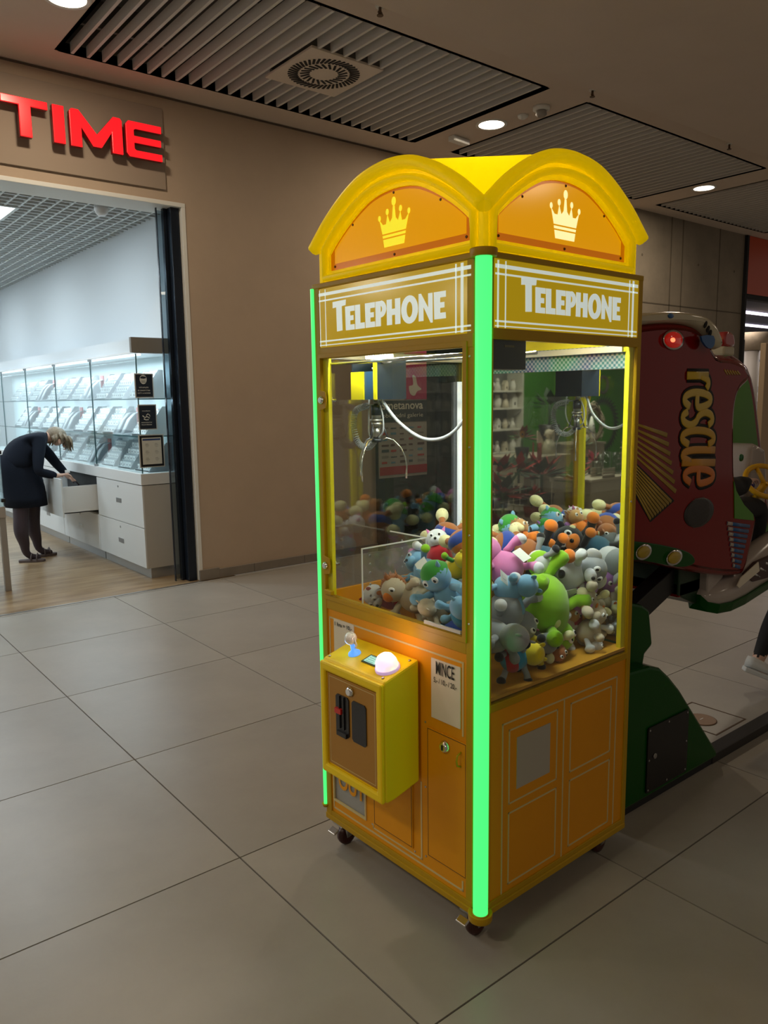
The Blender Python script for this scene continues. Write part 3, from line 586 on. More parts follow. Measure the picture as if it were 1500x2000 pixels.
hs.inputs['Color'].default_value = (1.0, 0.55, 0.5, 1); nt.links.new(tc.outputs['Object'], wv.inputs['Vector']); nt.links.new(wv.outputs['Fac'], hs.inputs['Hue']); nt.links.new(hs.outputs[0], b.inputs['Emission Color']); b.inputs['Emission Strength'].default_value = 1.25; b.inputs['Roughness'].default_value = 0.2
MB().lathe([(0.036, 0), (0.037, 0.008), (0.034, 0.026), (0.025, 0.042), (0.012, 0.050), (0.002, 0.052)], tp(-0.085, 0.315, 0.002), ntop, 26).build('start_button', BALLM, CB)
MB().lathe([(0.040, -0.002), (0.040, 0.006), (0.036, 0.008)], tp(-0.085, 0.315, 0.001), ntop, 26).build('button_ring', mat('clear_ring', (0.7, 0.7, 0.7), 0.2, emis=(0.6, 0.3, 0.9), es=0.4), CB)
bl = bpy.data.lights.new('button_glow', 'POINT'); bl.energy = 0.35; bl.color = (1, 0.6, 0.45); bl.shadow_soft_size = 0.03; o = bpy.data.objects.new('button_glow', bl); COL.objects.link(o); o.parent = MC; o.location = (-0.09, 0.31, 0.91)
bl = bpy.data.lights.new('stick_glow', 'POINT'); bl.energy = 0.06; bl.color = (0.2, 0.4, 1.0); bl.shadow_soft_size = 0.02; o = bpy.data.objects.new('stick_glow', bl); COL.objects.link(o); o.parent = MC; o.location = (-0.10, 0.505, 0.865)
MB().lathe([(0.022, 0), (0.020, 0.006), (0.009, 0.014), (0.007, 0.04)], tp(-0.078, 0.490), ntop, 20).build('joystick_collar', mat('blue_glow', (0.1, 0.3, 0.8), 0.3, emis=(0.1, 0.35, 1.0), es=0.8), CB)
MB().ell(tp(-0.078, 0.490, 0.058), (0.021, 0.021, 0.022), 16, 10).build('joystick_knob', mat('clear_knob', (0.75, 0.74, 0.72), 0.08, coat=1, noise=(60, 0.5), spec=1), CB)
MB().tube([tp(-0.078, 0.470, 0.065), tp(-0.078, 0.466, 0.04), tp(-0.078, 0.478, 0.025)], 0.003, 6).build('joystick_tag', WHITE, CB)
screws([tp(x, y) for x, y in ((-0.02, 0.285), (-0.13, 0.285), (-0.02, 0.56), (-0.128, 0.56))], tuple(ntop), STEEL, CB, r=.005, h=.003)
# casters
for x, y, k in ((0.035, 0.062, 1), (0.035, W - 0.065, 1), (D - 0.08, 0.07, 0), (D - 0.08, W - 0.08, 0)):
    c = MB().box(x - 0.03, x + 0.03, y - 0.03, y + 0.03, 0.086, 0.095).tube([(x, y - 0.022, 0.088), (x + .012, y - 0.022, 0.038)], 0.010, 6, flat=(1.3, .25)).tube([(x, y + 0.022, 0.088), (x + .012, y + 0.022, 0.038)], 0.010, 6, flat=(1.3, .25)).build('caster', STEEL, MC)
    MB().lathe([(0.026, -0.014), (0.036, -0.011), (0.038, 0), (0.036, 0.011), (0.026, 0.014)], (x + 0.012, y, 0.038), (0, 1, 0), 24).build('wheel', mat('wheel_red', (0.045, 0.008, 0.006), 0.35), c)
    if k: MB().prism([(-0.03, 0), (-0.052, -0.012), (-0.050, -0.020), (-0.028, -0.010)], (x - 0.008, y - 0.02, 0.082), X_, Z_, Y_, 0.04).build('brake_pedal', CHROME, c, bevel=0.003)

# -------- printed sign boxes TELEPHONE
SGN = mat('sign_gold', (0.40, 0.24, 0.002), 0.15, emis=(0.44, 0.29, 0.0), es=0.6, spec=0.5); SGL = mat('sign_white', (0.6, 0.65, 0.62), 0.25, emis=(0.55, 0.62, 0.58), es=0.75)
def glyphs():
    G = {}
    G['T'] = [[(0, 1.28), (0, 1.02), (.2, 1.04), (.22, 0), (.52, .02), (.5, 1.05), (.72, 1.07), (.74, 1.3)]]
    G['E'] = [[(0, 1), (.02, 0), (.5, .0), (.49, .22), (.26, .22), (.26, .40), (.44, .40), (.44, .60), (.26, .60), (.26, .78), (.5, .78), (.5, 1)]]
    G['L'] = [[(0, 1), (.01, 0), (.5, 0), (.49, .24), (.27, .24), (.26, 1)]]
    G['H'] = [[(0, 1), (.0, 0), (.24, 0), (.24, .38), (.40, .38), (.40, 0), (.64, 0), (.64, 1), (.40, 1), (.40, .62), (.24, .62), (.24, 1)]]
    G['N'] = [[(0, 1.03), (0, 0), (.2, 0), (.2, .55), (.52, -.10), (.60, -.10), (.60, 1), (.42, 1), (.42, .45), (.1, 1.03)]]
    return G
GW_ = {'T': .70, 'E': .54, 'L': .53, 'H': .69, 'N': .66, 'P': .56, 'O': .80}
def telephone(o, ex, en, width, height, mat_, parent):
    G = glyphs(); word = 'TELEPHONE'; tw = sum(GW_[c] for c in word) - 0.04; sx = width / tw; sy = height / 1.3; ez = Vector((0, 0, 1))
    x = 0
    for ch in word:
        b = MB(); P = lambda L: [((x + a) * sx, z * sy) for a, z in L]
        if ch in G:
            for L in G[ch]: b.prism(P(L), o, ex, ez, en, 0.0015)
        elif ch == 'O':
            n = 28; out = [(.38 + .38 * math.cos(2 * math.pi * i / n), .5 + .54 * math.sin(2 * math.pi * i / n)) for i in range(n)]
            inn = [(.38 + .14 * math.cos(2 * math.pi * i / n), .5 + .30 * math.sin(2 * math.pi * i / n)) for i in range(n)]
            b.ring(P(out), P(inn), o, ex, ez, en, 0.0015)
        elif ch == 'P':
            b.prism(P([(0, 1), (0, 0), (.25, 0), (.25, 1)]), o, ex, ez, en, 0.0015)
            n = 16; out = [(.25, 1.0)] + [(.25 + .29 * math.cos(a), .68 + .34 * math.sin(a)) for a in [math.pi / 2 - i * math.pi / n for i in range(1, n)]] + [(.25, .34)]
            inn = [(.25, .80)] + [(.25 + .08 * math.cos(a), .68 + .13 * math.sin(a)) for a in [math.pi / 2 - i * math.pi / n for i in range(1, n)]] + [(.25, .54)]
            m_ = len(out); V = [Vector(o) + ex * p[0] + ez * p[1] + en * 0.0015 for p in P(out) + P(inn)]
            b.add(V, [(i, i + 1, m_ + i + 1, m_ + i) for i in range(m_ - 1)])
        b.build('letter', mat_, parent); x += GW_[ch]
sF = MB().box(0.004, 0.012, 0.046, 0.772, 1.832, 2.026).build('sign_panel', SGN, MC)
sS = MB().box(0.046, 0.750, 0.004, 0.012, 1.843, 2.028).build('sign_panel', SGN, MC)
telephone((0.004, 0.676, 1.880), Vector((0, -1, 0)), Vector((-1, 0, 0)), 0.530, 0.098, SGL, sF)
telephone((0.158, 0.004, 1.895), Vector((1, 0, 0)), Vector((0, -1, 0)), 0.490, 0.092, SGL, sS)
l = MB(); B = lambda a0, a1, z0, z1: l.box(0.0028, 0.004, a0, a1, z0, z1)
B(0.05, 0.768, 2.002, 2.012); B(0.05, 0.768, 1.984, 1.989); B(0.05, 0.768, 1.850, 1.855); B(0.05, 0.768, 1.838, 1.841)
B(0.078, 0.088, 1.836, 2.022); B(0.104, 0.109, 1.836, 2.022); B(0.716, 0.719, 1.836, 2.022); B(0.748, 0.751, 1.836, 2.022)
l.build('printed_lines', SGL, sF)
l = MB(); B = lambda a0, a1, z0, z1: l.box(a0, a1, 0.0028, 0.004, z0, z1)
B(0.05, 0.745, 2.004, 2.014); B(0.05, 0.745, 1.986, 1.991); B(0.05, 0.745, 1.861, 1.866); B(0.05, 0.745, 1.849, 1.852)
B(0.058, 0.064, 1.846, 2.024); B(0.090, 0.094, 1.846, 2.024); B(0.695, 0.699, 1.846, 2.024); B(0.714, 0.723, 1.846, 2.024)
l.build('printed_lines', SGL, sS)

# -------- topper with crossed arches
PT = [(0, 2.350), (.06, 2.346), (.12, 2.334), (.18, 2.309), (.24, 2.276), (.30, 2.236), (.345, 2.198), (.39, 2.160)]
QT = [(0, 2.283), (.06, 2.279), (.12, 2.265), (.18, 2.236), (.24, 2.200), (.295, 2.160), (.325, 2.132)]
def itp(T, s):
    s = abs(s)
    for (a, za), (b, zb) in zip(T, T[1:]):
        if s <= b: return za + (zb - za) * (s - a) / (b - a)
    return T[-1][1]
def smooth(T, s): return (itp(T, s - 0.02) + itp(T, s) * 2 + itp(T, s + 0.02)) / 4 if abs(s) < T[-1][0] - .02 else itp(T, s)
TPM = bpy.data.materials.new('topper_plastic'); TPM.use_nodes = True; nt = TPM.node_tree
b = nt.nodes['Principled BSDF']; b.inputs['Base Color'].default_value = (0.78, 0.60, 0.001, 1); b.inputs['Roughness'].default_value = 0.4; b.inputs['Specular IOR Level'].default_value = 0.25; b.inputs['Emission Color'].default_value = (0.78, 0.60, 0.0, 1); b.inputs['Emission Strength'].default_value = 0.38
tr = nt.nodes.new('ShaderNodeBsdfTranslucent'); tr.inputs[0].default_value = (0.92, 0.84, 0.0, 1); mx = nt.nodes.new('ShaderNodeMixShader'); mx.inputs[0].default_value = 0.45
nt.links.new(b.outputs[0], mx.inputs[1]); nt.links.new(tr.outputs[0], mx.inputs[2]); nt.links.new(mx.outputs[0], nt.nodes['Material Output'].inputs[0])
TOP = thing('tmp', 'x', 'x'); bpy.data.objects.remove(TOP)
cxm, cym = D / 2, W / 2
N = 56; hx = D / 2 - 0.008; hy = W / 2 - 0.008; kx = .385 / hx; ky = .385 / hy
rf = MB(); V = []; F_ = []
for i in range(N + 1):
    for j in range(N + 1):
        x = -hx + 2 * hx * i / N; y = -hy + 2 * hy * j / N
        V.append((cxm + x, cym + y, smooth(PT, max(0.0, abs(x) / hx + abs(y) / hy - 1) * .385)))
for i in range(N):
    for j in range(N): q = i * (N + 1) + j; F_.append((q, q + N + 1, q + N + 2, q + 1))
rf.add(V, F_, True)
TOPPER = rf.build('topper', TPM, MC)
# faces: four fascias with rims and crown panels
CRM = mat('crown_panel', (0.35, 0.12, 0.001), 0.12, emis=(0.80, 0.34, 0.0), es=0.75); CRD = mat('crown_panel_edge', (0.3, 0.07, 0.001), 0.15, emis=(0.58, 0.15, 0.0), es=0.6)
CRW = mat('crown_light', (0.8, 0.75, 0.4), 0.3, emis=(0.95, 0.88, 0.40), es=0.95); CRY = mat('crown_yellow', (0.8, 0.7, 0.02), 0.3, emis=(0.85, 0.72, 0.0), es=0.8)
RUST = mat('rust_screw', (0.12, 0.05, 0.02), 0.5, 0.5)
def crown(s):  # unit crown ~1 wide 1.05 high
    pts = [(-.5, .50), (-.42, .30), (-.32, .0), (.32, .0), (.42, .30), (.5, .50), (.33, .36), (.25, .40), (.21, .56), (.10, .42), (.055, .62), (.04, .80), (-.04, .80), (-.055, .62), (-.10, .42), (-.21, .56), (-.25, .40), (-.33, .36)]
    pts = [(-.34, .0), (.34, .0), (.50, .62), (.38, .50), (.27, .50), (.22, .70), (.14, .52), (.06, .60), (.03, .85), (-.03, .85), (-.06, .60), (-.14, .52), (-.22, .70), (-.27, .50), (-.38, .50), (-.50, .62)]
    return [(a * s, z * s) for a, z in pts]
def face(o, es, en, half, crm):
    """o = foot of the face centre, es along, en outward"""
    k = half / .385; ez = Vector((0, 0, 1)); o = Vector(o)
    P = lambda s, z, t=0: o + es * (s * k) + ez * z + en * t
    n = 26; S = [-.345 + .69 * i / n for i in range(n + 1)]
    outer = [(-.345, 2.046), (.345, 2.046)] + [(s, smooth(PT, s) - 0.012) for s in reversed(S)]
    Q = [-.322 + .644 * i / n for i in range(n + 1)]
    inner = [(-.322, 2.082), (.322, 2.082)] + [(s, smooth(QT, s)) for s in reversed(Q)]
    b = MB(); b.ring([(s * k, z) for s, z in outer], [(s * k, z) for s, z in inner], o - en * 0.032, es, ez, en, 0.012)
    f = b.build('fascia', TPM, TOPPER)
    # eave roll along the roof edge
    ss = [-.385 + .77 * i / 40 for i in range(41)]
    MB().tube([P(s, smooth(PT, s) - 0.006, -0.004) for s in ss], 0.020, 10, up=tuple(en), flat=(1.15, 0.95)).build('eave_roll', TPM, TOPPER)
    # raised band around the panel
    band = [P(-.338, 2.062, -.014), P(.338, 2.062, -.014)] + [P(s * .338 / .345, smooth(PT, s) - 0.045, -.012) for s in reversed(S)]
    MB().tube(band, 0.0115, 8, closed=True, up=tuple(en), flat=(1.2, 0.9)).build('raised_band', TPM, TOPPER)
    m2 = [(s * k, z) for s, z in inner]
    MB().prism(m2, o - en * 0.032, es, ez, en, 0.004).build('panel_border', CRD, f)
    i2 = [(s * k * .93, 2.102 + (z - 2.082) * .86 if z > 2.0825 else 2.104) for s, z in inner]
    MB().prism(i2, o - en * 0.0279, es, ez, en, 0.0008).build('crown_panel', CRM, f)
    c = MB(); oc = o + ez * 2.118 - en * 0.0268; sz = 0.135
    cr = crown(sz)
    # split base bands
    c.prism([(-.34 * sz, 0), (.34 * sz, 0), (.375 * sz, .17 * sz), (-.375 * sz, .17 * sz)], oc, es, ez, en, 0.0006)
    c.prism([(-.385 * sz, .205 * sz), (.385 * sz, .205 * sz), (.395 * sz, .26 * sz), (-.395 * sz, .26 * sz)], oc, es, ez, en, 0.0006)
    c.prism([(-.40 * sz, .295 * sz), (.40 * sz, .295 * sz)] + cr[2:], oc, es, ez, en, 0.0006)
    for a, z, r in ((-.5, .66, .055), (.5, .66, .055), (-.225, .76, .06), (.225, .76, .06), (0, .95, .085)):
        c.prism([(a * sz + r * sz * .85 * math.cos(t_), z * sz + r * sz * 1.15 * math.sin(t_)) for t_ in [i * math.pi / 6 for i in range(12)]], oc, es, ez, en, 0.0006)
    c.build('crown_emblem', crm, f)
    screws([o + es * s * k + ez * z - en * 0.028 for s, z in ((-.3, 2.095), (0, 2.092), (.3, 2.095), (-.2, smooth(QT, .2) - .012), (.2, smooth(QT, .2) - .012), (0, 2.271))], tuple(en), RUST, f, r=.0045, h=.003)
face((0.004, cym, 0), -Y_, -X_, hy, CRY); face((cxm, 0.004, 0), X_, -Y_, hx, CRW)
face((D - .004, cym, 0), Y_, X_, hy, CRW); face((cxm, W - .004, 0), -X_, Y_, hx, CRW)
# corner pillars of the topper
for x, y in ((0.03, 0.03), (D - .03, .03), (.03, W - .03), (D - .03, W - .03)):
    MB().box(x - 0.011, x + 0.011, y - 0.011, y + 0.011, 2.046, 2.17).build('corner_pillar', TPM, TOPPER, bevel=0.004)
def marea(name, loc, rot, size, power, color, size_y=None):
    o = area(name, loc, rot, size, power, color, size_y); o.parent = MC; return o
for zx in (0.25, 0.53):
    l_ = bpy.data.lights.new('topper_lamp', 'POINT'); l_.energy = 3.2; l_.color = (1, 0.95, 0.8); l_.shadow_soft_size = 0.04
    o = bpy.data.objects.new('topper_lamp', l_); COL.objects.link(o); o.parent = MC; o.location = (zx, zx, 2.14)

# -------- upper bay: glass, mirror, inner frame
GP = MB().box(0.006, 0.011, 0.066, 0.76, 0.966, 1.797).build('front_glass', glassmat('front_glass', ior=1.15), MC)
MB().box(0.044, D - 0.03, 0.006, 0.011, 0.765, 1.817).build('side_glass', glassmat('side_glass', ior=1.33), MC)
MB().box(0.03, D - 0.03, W - 0.012, W - 0.006, 0.97, 1.83).build('left_glass', glassmat('left_glass', (0.78, 0.78, 0.76), refl=1.0, ior=1.9), MC)
MB().box(D - 0.012, D - 0.006, 0.02, W - 0.02, 0.79, 1.90).build('mirror_back', MIRR, MC)
# frame lips and inner posts (bright yellow inside)
YI = mat('yellow_inner', (0.72, 0.62, 0.005), 0.4)
post(0.014, 0.030, W - 0.062, W - 0.030, 0.95, 1.83, YI, 'inner_post'); post(D - 0.045, D - 0.016, 0.016, 0.034, 0.78, 1.83, YI, 'inner_post'); post(D - 0.055, D - 0.030, W - 0.028, W - 0.014, 0.78, 1.83, YI, 'inner_post')
post(0.016, 0.034, 0.040, 0.060, 0.80, 1.83, MUST, 'inner_post')
DF = MB().ring([(0.062, 0.950), (0.766, 0.950), (0.766, 1.812), (0.062, 1.812)], [(0.078, 0.966), (0.752, 0.966), (0.752, 1.797), (0.078, 1.797)], (-0.001, 0, 0), Y_, Z_, X_, 0.006).build('glass_door_frame', MUST, MC, bevel=0.001)
for zz in (1.655, 1.075):
    h = MB().prism([(0.722, zz - .028), (0.76, zz - .036), (0.76, zz + .036), (0.722, zz + .028), (0.716, zz)], (-0.004, 0, 0), Y_, Z_, X_, 0.004).build('lock_plate', MUST, DF, bevel=0.002)
    MB().lathe([(0.013, 0), (0.013, 0.004), (0.009, 0.010)], (-0.004, 0.742, zz), (-1, 0, 0), 16).build('lock', CHROME, DF); MB().cyl((0.012, 0.742, zz), (0.05, 0.735, zz), 0.006, 10).cyl((0.03, 0.73, zz - .012), (0.03, 0.73, zz + .012), 0.003, 8).build('lock_bolt', CHROME, DF)
MB().box(-0.006, 0.0, 0.685, 0.752, 0.968, 0.976).box(-0.016, 0.0, 0.70, 0.74, 0.976, 0.990).build('door_bracket', MUST, DF, bevel=0.002)
MB().box(-0.0008, 0.0055, 0.085, 0.24, 0.972, 0.982).build('glass_sticker', mat('sticker', (0.6, 0.6, 0.55), 0.6), DF)
screws([(0.004, 0.054, zz) for zz in (1.77, 1.52, 1.27, 1.01)], (-1, 0, 0), CHROME, DF); screws([(D - 0.028, 0.004, 1.3)], (0, -1, 0), CHROME, DF, r=.005)
MB().box(0.02, D - 0.02, 0.012, W - 0.014, 0.772, 0.782).build('bay_floor', mat('bay_orange', (0.62, 0.30, 0.02), 0.5), MC)
MB().box(0.02, D - 0.02, 0.02, W - 0.02, 1.905, 1.915).build('bay_ceiling', YI, MC)
MB().box(D - 0.02, D - 0.0125, 0.02, W - 0.02, 1.825, 1.905).build('top_strip', YI, MC)
# holographic strip on the back wall
HOL = bpy.data.materials.new('hologram_foil'); HOL.use_nodes = True; nt = HOL.node_tree; b = nt.nodes['Principled BSDF']; tc = nt.nodes.new('ShaderNodeTexCoord'); mp = nt.nodes.new('ShaderNodeMapping'); mp.inputs['Scale'].default_value = (110, 110, 110)
ck = nt.nodes.new('ShaderNodeTexChecker'); ck.inputs['Scale'].default_value = 1.0; ck.inputs[1].default_value = (0.30, 0.34, 0.40, 1); ck.inputs[2].default_value = (0.07, 0.15, 0.20, 1)
ns = nt.nodes.new('ShaderNodeTexNoise'); ns.inputs['Scale'].default_value = 7; hs = nt.nodes.new('ShaderNodeHueSaturation'); mh = nt.nodes.new('ShaderNodeMapRange'); mh.inputs[1].default_value = .3; mh.inputs[2].default_value = .7; mh.inputs[3].default_value = .35; mh.inputs[4].default_value = .7
nt.links.new(tc.outputs['Object'], mp.inputs[0]); nt.links.new(mp.outputs[0], ck.inputs[0]); nt.links.new(tc.outputs['Object'], ns.inputs['Vector']); nt.links.new(ns.outputs['Fac'], mh.inputs[0]); nt.links.new(mh.outputs[0], hs.inputs['Hue']); nt.links.new(ck.outputs[0], hs.inputs['Color']); nt.links.new(hs.outputs[0], b.inputs['Base Color'])
b.inputs['Metallic'].default_value = 0.5; b.inputs['Roughness'].default_value = 0.35; hs.inputs['Saturation'].default_value = 1.2
MB().box(D - 0.024, D - 0.0125, 0.016, 0.72, 1.748, 1.825).build('hologram_strip', HOL, MC)
# fluorescent tube in the far left corner and roof tube
TUBM = mat('fluorescent', (0.8, 0.82, 0.85), 0.4, emis=(0.85, 0.95, 1.0), es=0.4)
MB().cyl((D - 0.075, W - 0.022, 0.80), (D - 0.075, W - 0.022, 1.72), 0.010, 12).build('fluorescent_tube', TUBM, MC)
MB().cyl((D - 0.05, 0.05, 1.86), (D - 0.05, 0.12, 1.86), 0.016, 14).cyl((0.10, 0.03, 1.80), (0.10, 0.10, 1.80), 0.013, 14).build('lamp_end', mat('fluorescent_on', (0.8, 0.82, 0.85), 0.4, emis=(0.9, 0.97, 1.0), es=0.7), MC)
marea('bay_lamp', (0.40, 0.035, 1.895), (0, 0, 0), 0.60, 6.5, (0.92, 1.0, 0.95), 0.025)
marea('bay_lamp', (0.035, 0.40, 1.895), (0, 0, 0), 0.025, 7, (0.95, 1.0, 0.92), 0.60)
# control module by the front corner
BX = MB().box(0.050, 0.205, 0.022, 0.09, 1.735, 1.822).build('control_module', mat('module_dark', (0.02, 0.024, 0.02), 0.3), MC, bevel=0.002)
MB().box(0.11, 0.15, 0.020, 0.022, 1.796, 1.802).build('module_slot', mat('slot_brass', (0.15, 0.13, 0.05), 0.4, 0.5), BX)
# gantry
rodz = 1.778
MB().cyl((0.03, 0.10, rodz), (0.03 + .0, W - 0.03, rodz), 0.006, 10).cyl((0.30, 0.06, rodz + .01), (0.30, W - 0.03, rodz + .01), 0.006, 10).build('rail_rod', CHROME, MC)
MB().box(D - 0.07, D - 0.03, 0.03, W - 0.03, 1.80, 1.82).box(0.02, D - 0.03, W - 0.045, W - 0.03, 1.795, 1.82).box(0.03, 0.06, 0.06, W - .04, 1.80, 1.82).build('gantry_track', STEEL, MC)
GX, GY = 0.175, 0.665
CA = MB().box(GX - 0.055, GX + 0.075, GY - 0.075, GY - 0.070, 1.655, 1.79).box(GX - 0.055, GX + 0.075, GY + 0.06, GY + 0.065, 1.655, 1.79).box(GX + 0.07, GX + 0.075, GY - 0.07, GY + 0.06, 1.655, 1.79).build('carriage', mat('carriage_dark', (0.02, 0.03, 0.045), 0.25, 0.3), MC)
MB().box(GX - 0.060, GX - 0.056, GY - 0.005, GY + 0.065, 1.655, 1.75).box(GX - 0.060, GX - 0.056, GY - 0.075, GY - 0.058, 1.655, 1.79).build('side_plate', YI, CA)
MB().box(GX - 0.055, GX - 0.052, GY - 0.055, GY - 0.005, 1.655, 1.75).build('side_plate', mat('blue_plate', (0.02, 0.06, 0.12), 0.3), CA)
pu = MB()
for i in range(5): pu.lathe([(0.020, 0), (0.024, 0.003), (0.020, 0.007)], (GX - 0.03, GY - 0.035 + i * 0.013 - .03, 1.80), (0, 1, 0), 18)
for i in range(3): pu.lathe([(0.018, 0), (0.022, 0.003), (0.018, 0.007)], (GX - 0.03, GY - 0.11 + i * 0.012, 1.797), (0, 1, 0), 18)
pu.build('cable_drum', mat('drum_white', (0.7, 0.68, 0.75), 0.35), CA)
ch = MB()
for i in range(6): ch.lathe([(0.004, 0), (0.004, 0.008)], (GX - 0.05, GY - 0.045, 1.665 + i * 0.018), (0, 0, 1), 8)
ch.build('bead_chain', CHROME, CA)
# claw
CLW = MB().cyl((GX, GY, 1.655), (GX, GY, 1.635), 0.008, 10).cyl((GX, GY, 1.635), (GX, GY, 1.585), 0.017, 18).cyl((GX, GY, 1.587), (GX, GY, 1.578), 0.023, 18).cyl((GX, GY, 1.578), (GX, GY, 1.56), 0.018, 18).cyl((GX, GY, 1.56), (GX, GY, 1.52), 0.013, 14).build('claw_head', STEEL, MC)
MB().cyl((GX, GY, 1.518), (GX, GY, 1.506), 0.018, 14).cyl((GX, GY, 1.635), (GX, GY, 1.60), 0.0185, 18).build('claw_ring', mat('claw_dark', (0.06, 0.065, 0.08), 0.3, 0.6), CLW)
for k, a in enumerate((-0.6, 1.5, 3.5)):
    dx, dy = math.cos(a), math.sin(a)
    P = lambda r, z: (GX + dx * r, GY + dy * r, z)
    MB().tube([P(0.015, 1.512), P(0.035, 1.520), P(0.060, 1.512), P(0.085, 1.485), P(0.102, 1.45), P(0.107, 1.415), P(0.104, 1.375)], [0.003, 0.003, 0.003, 0.0028, 0.0026, 0.0024, 0.004], 8).build('claw_finger', CHROME, CLW)
    MB().tube([P(0.022, 1.57), P(0.040, 1.518)], 0.003, 6).build('claw_link', mat('link%d' % k, (0.08, 0.08, 0.1), 0.3, 0.5), CLW)
# coiled cable
cp = []
base = [(GX, GY + .01, 1.637), (GX + .0, GY + .05, 1.633), (GX, GY + 0.115, 1.615), (GX, GY + 0.13, 1.56), (GX, GY + 0.105, 1.50), (GX, GY + 0.05, 1.485), (GX, GY + 0.005, 1.515)]
def cat(P, n):
    out = []; P = [Vector(p) for p in P]; P = [P[0] * 2 - P[1]] + P + [P[-1] * 2 - P[-2]]
    for i in range(1, len(P) - 2):
        for j in range(n):
            t = j / n; out.append(0.5 * ((2 * P[i]) + (P[i + 1] - P[i - 1]) * t + (2 * P[i - 1] - 5 * P[i] + 4 * P[i + 1] - P[i + 2]) * t * t + (3 * P[i] - P[i - 1] - 3 * P[i + 1] + P[i + 2]) * t ** 3))
    out.append(P[-2]); return out
path = cat(base, 90)
for i, p in enumerate(path):
    if i < 90: r = 0.0
    else: r = 0.0105
    tdir = (path[min(i + 1, len(path) - 1)] - path[max(i - 1, 0)]).normalized(); a = Vector((1, 0, 0)); b_ = tdir.cross(a)
    w_ = i * 2 * math.pi / 12.0; cp.append(p + (a * math.cos(w_) + b_ * math.sin(w_)) * r)
CABM = mat('cable_white', (0.42, 0.44, 0.47), 0.4)
MB().tube(cp[::2], 0.0024, 5).build('coiled_cable', CABM, MC)
def hang(P, r, n='hanging_cable', m_=None): return MB().tube(cat(P, 8), r, 8).build(n, m_ or CABM, MC)
hang([(GX - .01, GY - 0.04, 1.655), (GX + .02, GY - 0.10, 1.575), (GX + .05, GY - 0.20, 1.520), (GX + .08, GY - 0.30, 1.545), (GX + .10, GY - 0.39, 1.66), (GX + .10, GY - 0.43, 1.72), (GX + .10, GY - 0.44, 1.80)], 0.006)
hang([(GX, GY - 0.01, 1.655), (GX - .0, GY - 0.035, 1.60), (GX, GY - 0.035, 1.545), (GX, GY - 0.01, 1.52)], 0.003)
hang([(GX + .01, GY + 0.05, 1.66), (GX + .01, GY + 0.055, 1.58), (GX, GY + 0.04, 1.53), (GX, GY + .01, 1.515)], 0.003)
cb = MB().cbox((GX + .10, GY - 0.42, 1.685), (0.02, 0.034, 0.03)).build('cable_connector', WHITE, MC, bevel=0.002)
for i, c_ in enumerate(((0.5, 0.03, 0.03), (0.03, 0.08, 0.4), (0.5, 0.4, 0.03))):
    MB().tube(cat([(GX + .10 - .006 + i * .006, GY - 0.42 + .01, 1.70), (GX + .10, GY - 0.405 - i * .012, 1.73), (GX + .09, GY - 0.43, 1.76)], 5), 0.0016, 6).build('wire', mat('wire%d' % i, c_, 0.5), cb)
# acrylic chute
cu0, cv0, cz = 0.316, 0.56, 1.158
AC = MB().box(0.016, cu0, cv0, cv0 + 0.004, 0.785, cz).box(cu0 - 0.004, cu0, cv0, W - 0.03, 0.785, cz).build('acrylic_chute', ACRYL, MC)
MB().box(0.016, cu0, cv0 - .0006, cv0 + 0.0046, cz - .003, cz + .001).box(cu0 - 0.0046, cu0 + .0006, cv0, W - 0.03, cz - .003, cz + .001).box(cu0 - .0046, cu0 + .0006, cv0 - .0006, cv0 + .0046, 0.785, cz).box(0.0155, 0.0185, cv0 - .0006, cv0 + 0.0046, 0.785, cz).build('chute_edge', EDGE, AC)
screws([(0.05, cv0, zz) for zz in (1.13, 1.10, 1.07, 1.03, .99, .95)], (0, -1, 0), STEEL, AC, r=.005); screws([(cu0 - .004, W - .10, zz) for zz in (1.13, 1.10, 1.07, 1.03, .99, .95)], (-1, 0, 0), STEEL, AC, r=.005)

# ================================================================== PLUSH TOYS in the bay
SPH = MB().ell((0, 0, 0), (1, 1, 1), 18, 12).mesh('plush_ball')
def egg_mesh():
    me = SPH.copy()
    for v in me.vertices: k = 1 - 0.22 * v.co.z; v.co.x *= k; v.co.y *= k
    return me
EGG = egg_mesh()
def limb_mesh(bend, paw=1.25):
    P = [(0, 0, 0), (0.05, 0, 0.25), (0.12 * bend, 0, 0.5), (0.35 * bend, 0, 0.75), (0.55 * bend, 0, 0.92), (0.62 * bend, 0, 1.02)]
    return MB().tube(P, [0.16, 0.17, 0.17, 0.20 * paw, 0.19 * paw, 0.08 * paw], 12).mesh('plush_limb')
LIMB = limb_mesh(0.4); LIMBS = limb_mesh(0.15, 1.0); BOWL = MB().tube([(0, 0, 0), (0, 0, 0.3), (0, 0, .62), (0, 0, .80), (0, 0, .95), (0, 0, 1.04)], [0.15, 0.16, 0.20, 0.33, 0.30, 0.13], 14).mesh('plush_limb')
EARR = MB().ell((0, 0, .5), (0.42, 0.16, 0.55), 12, 8).mesh('plush_ear')
EARP = MB().lathe([(0.34, 0), (0.30, .3), (0.17, .7), (0.04, 1.0)], n=10).mesh('plush_ear')
CAPM = MB().lathe([(1.10, -.05), (1.16, 0.0), (1.06, .05), (1.02, .35), (.8, .7), (.45, .95), (.05, 1.05)], n=20).mesh('plush_cap')
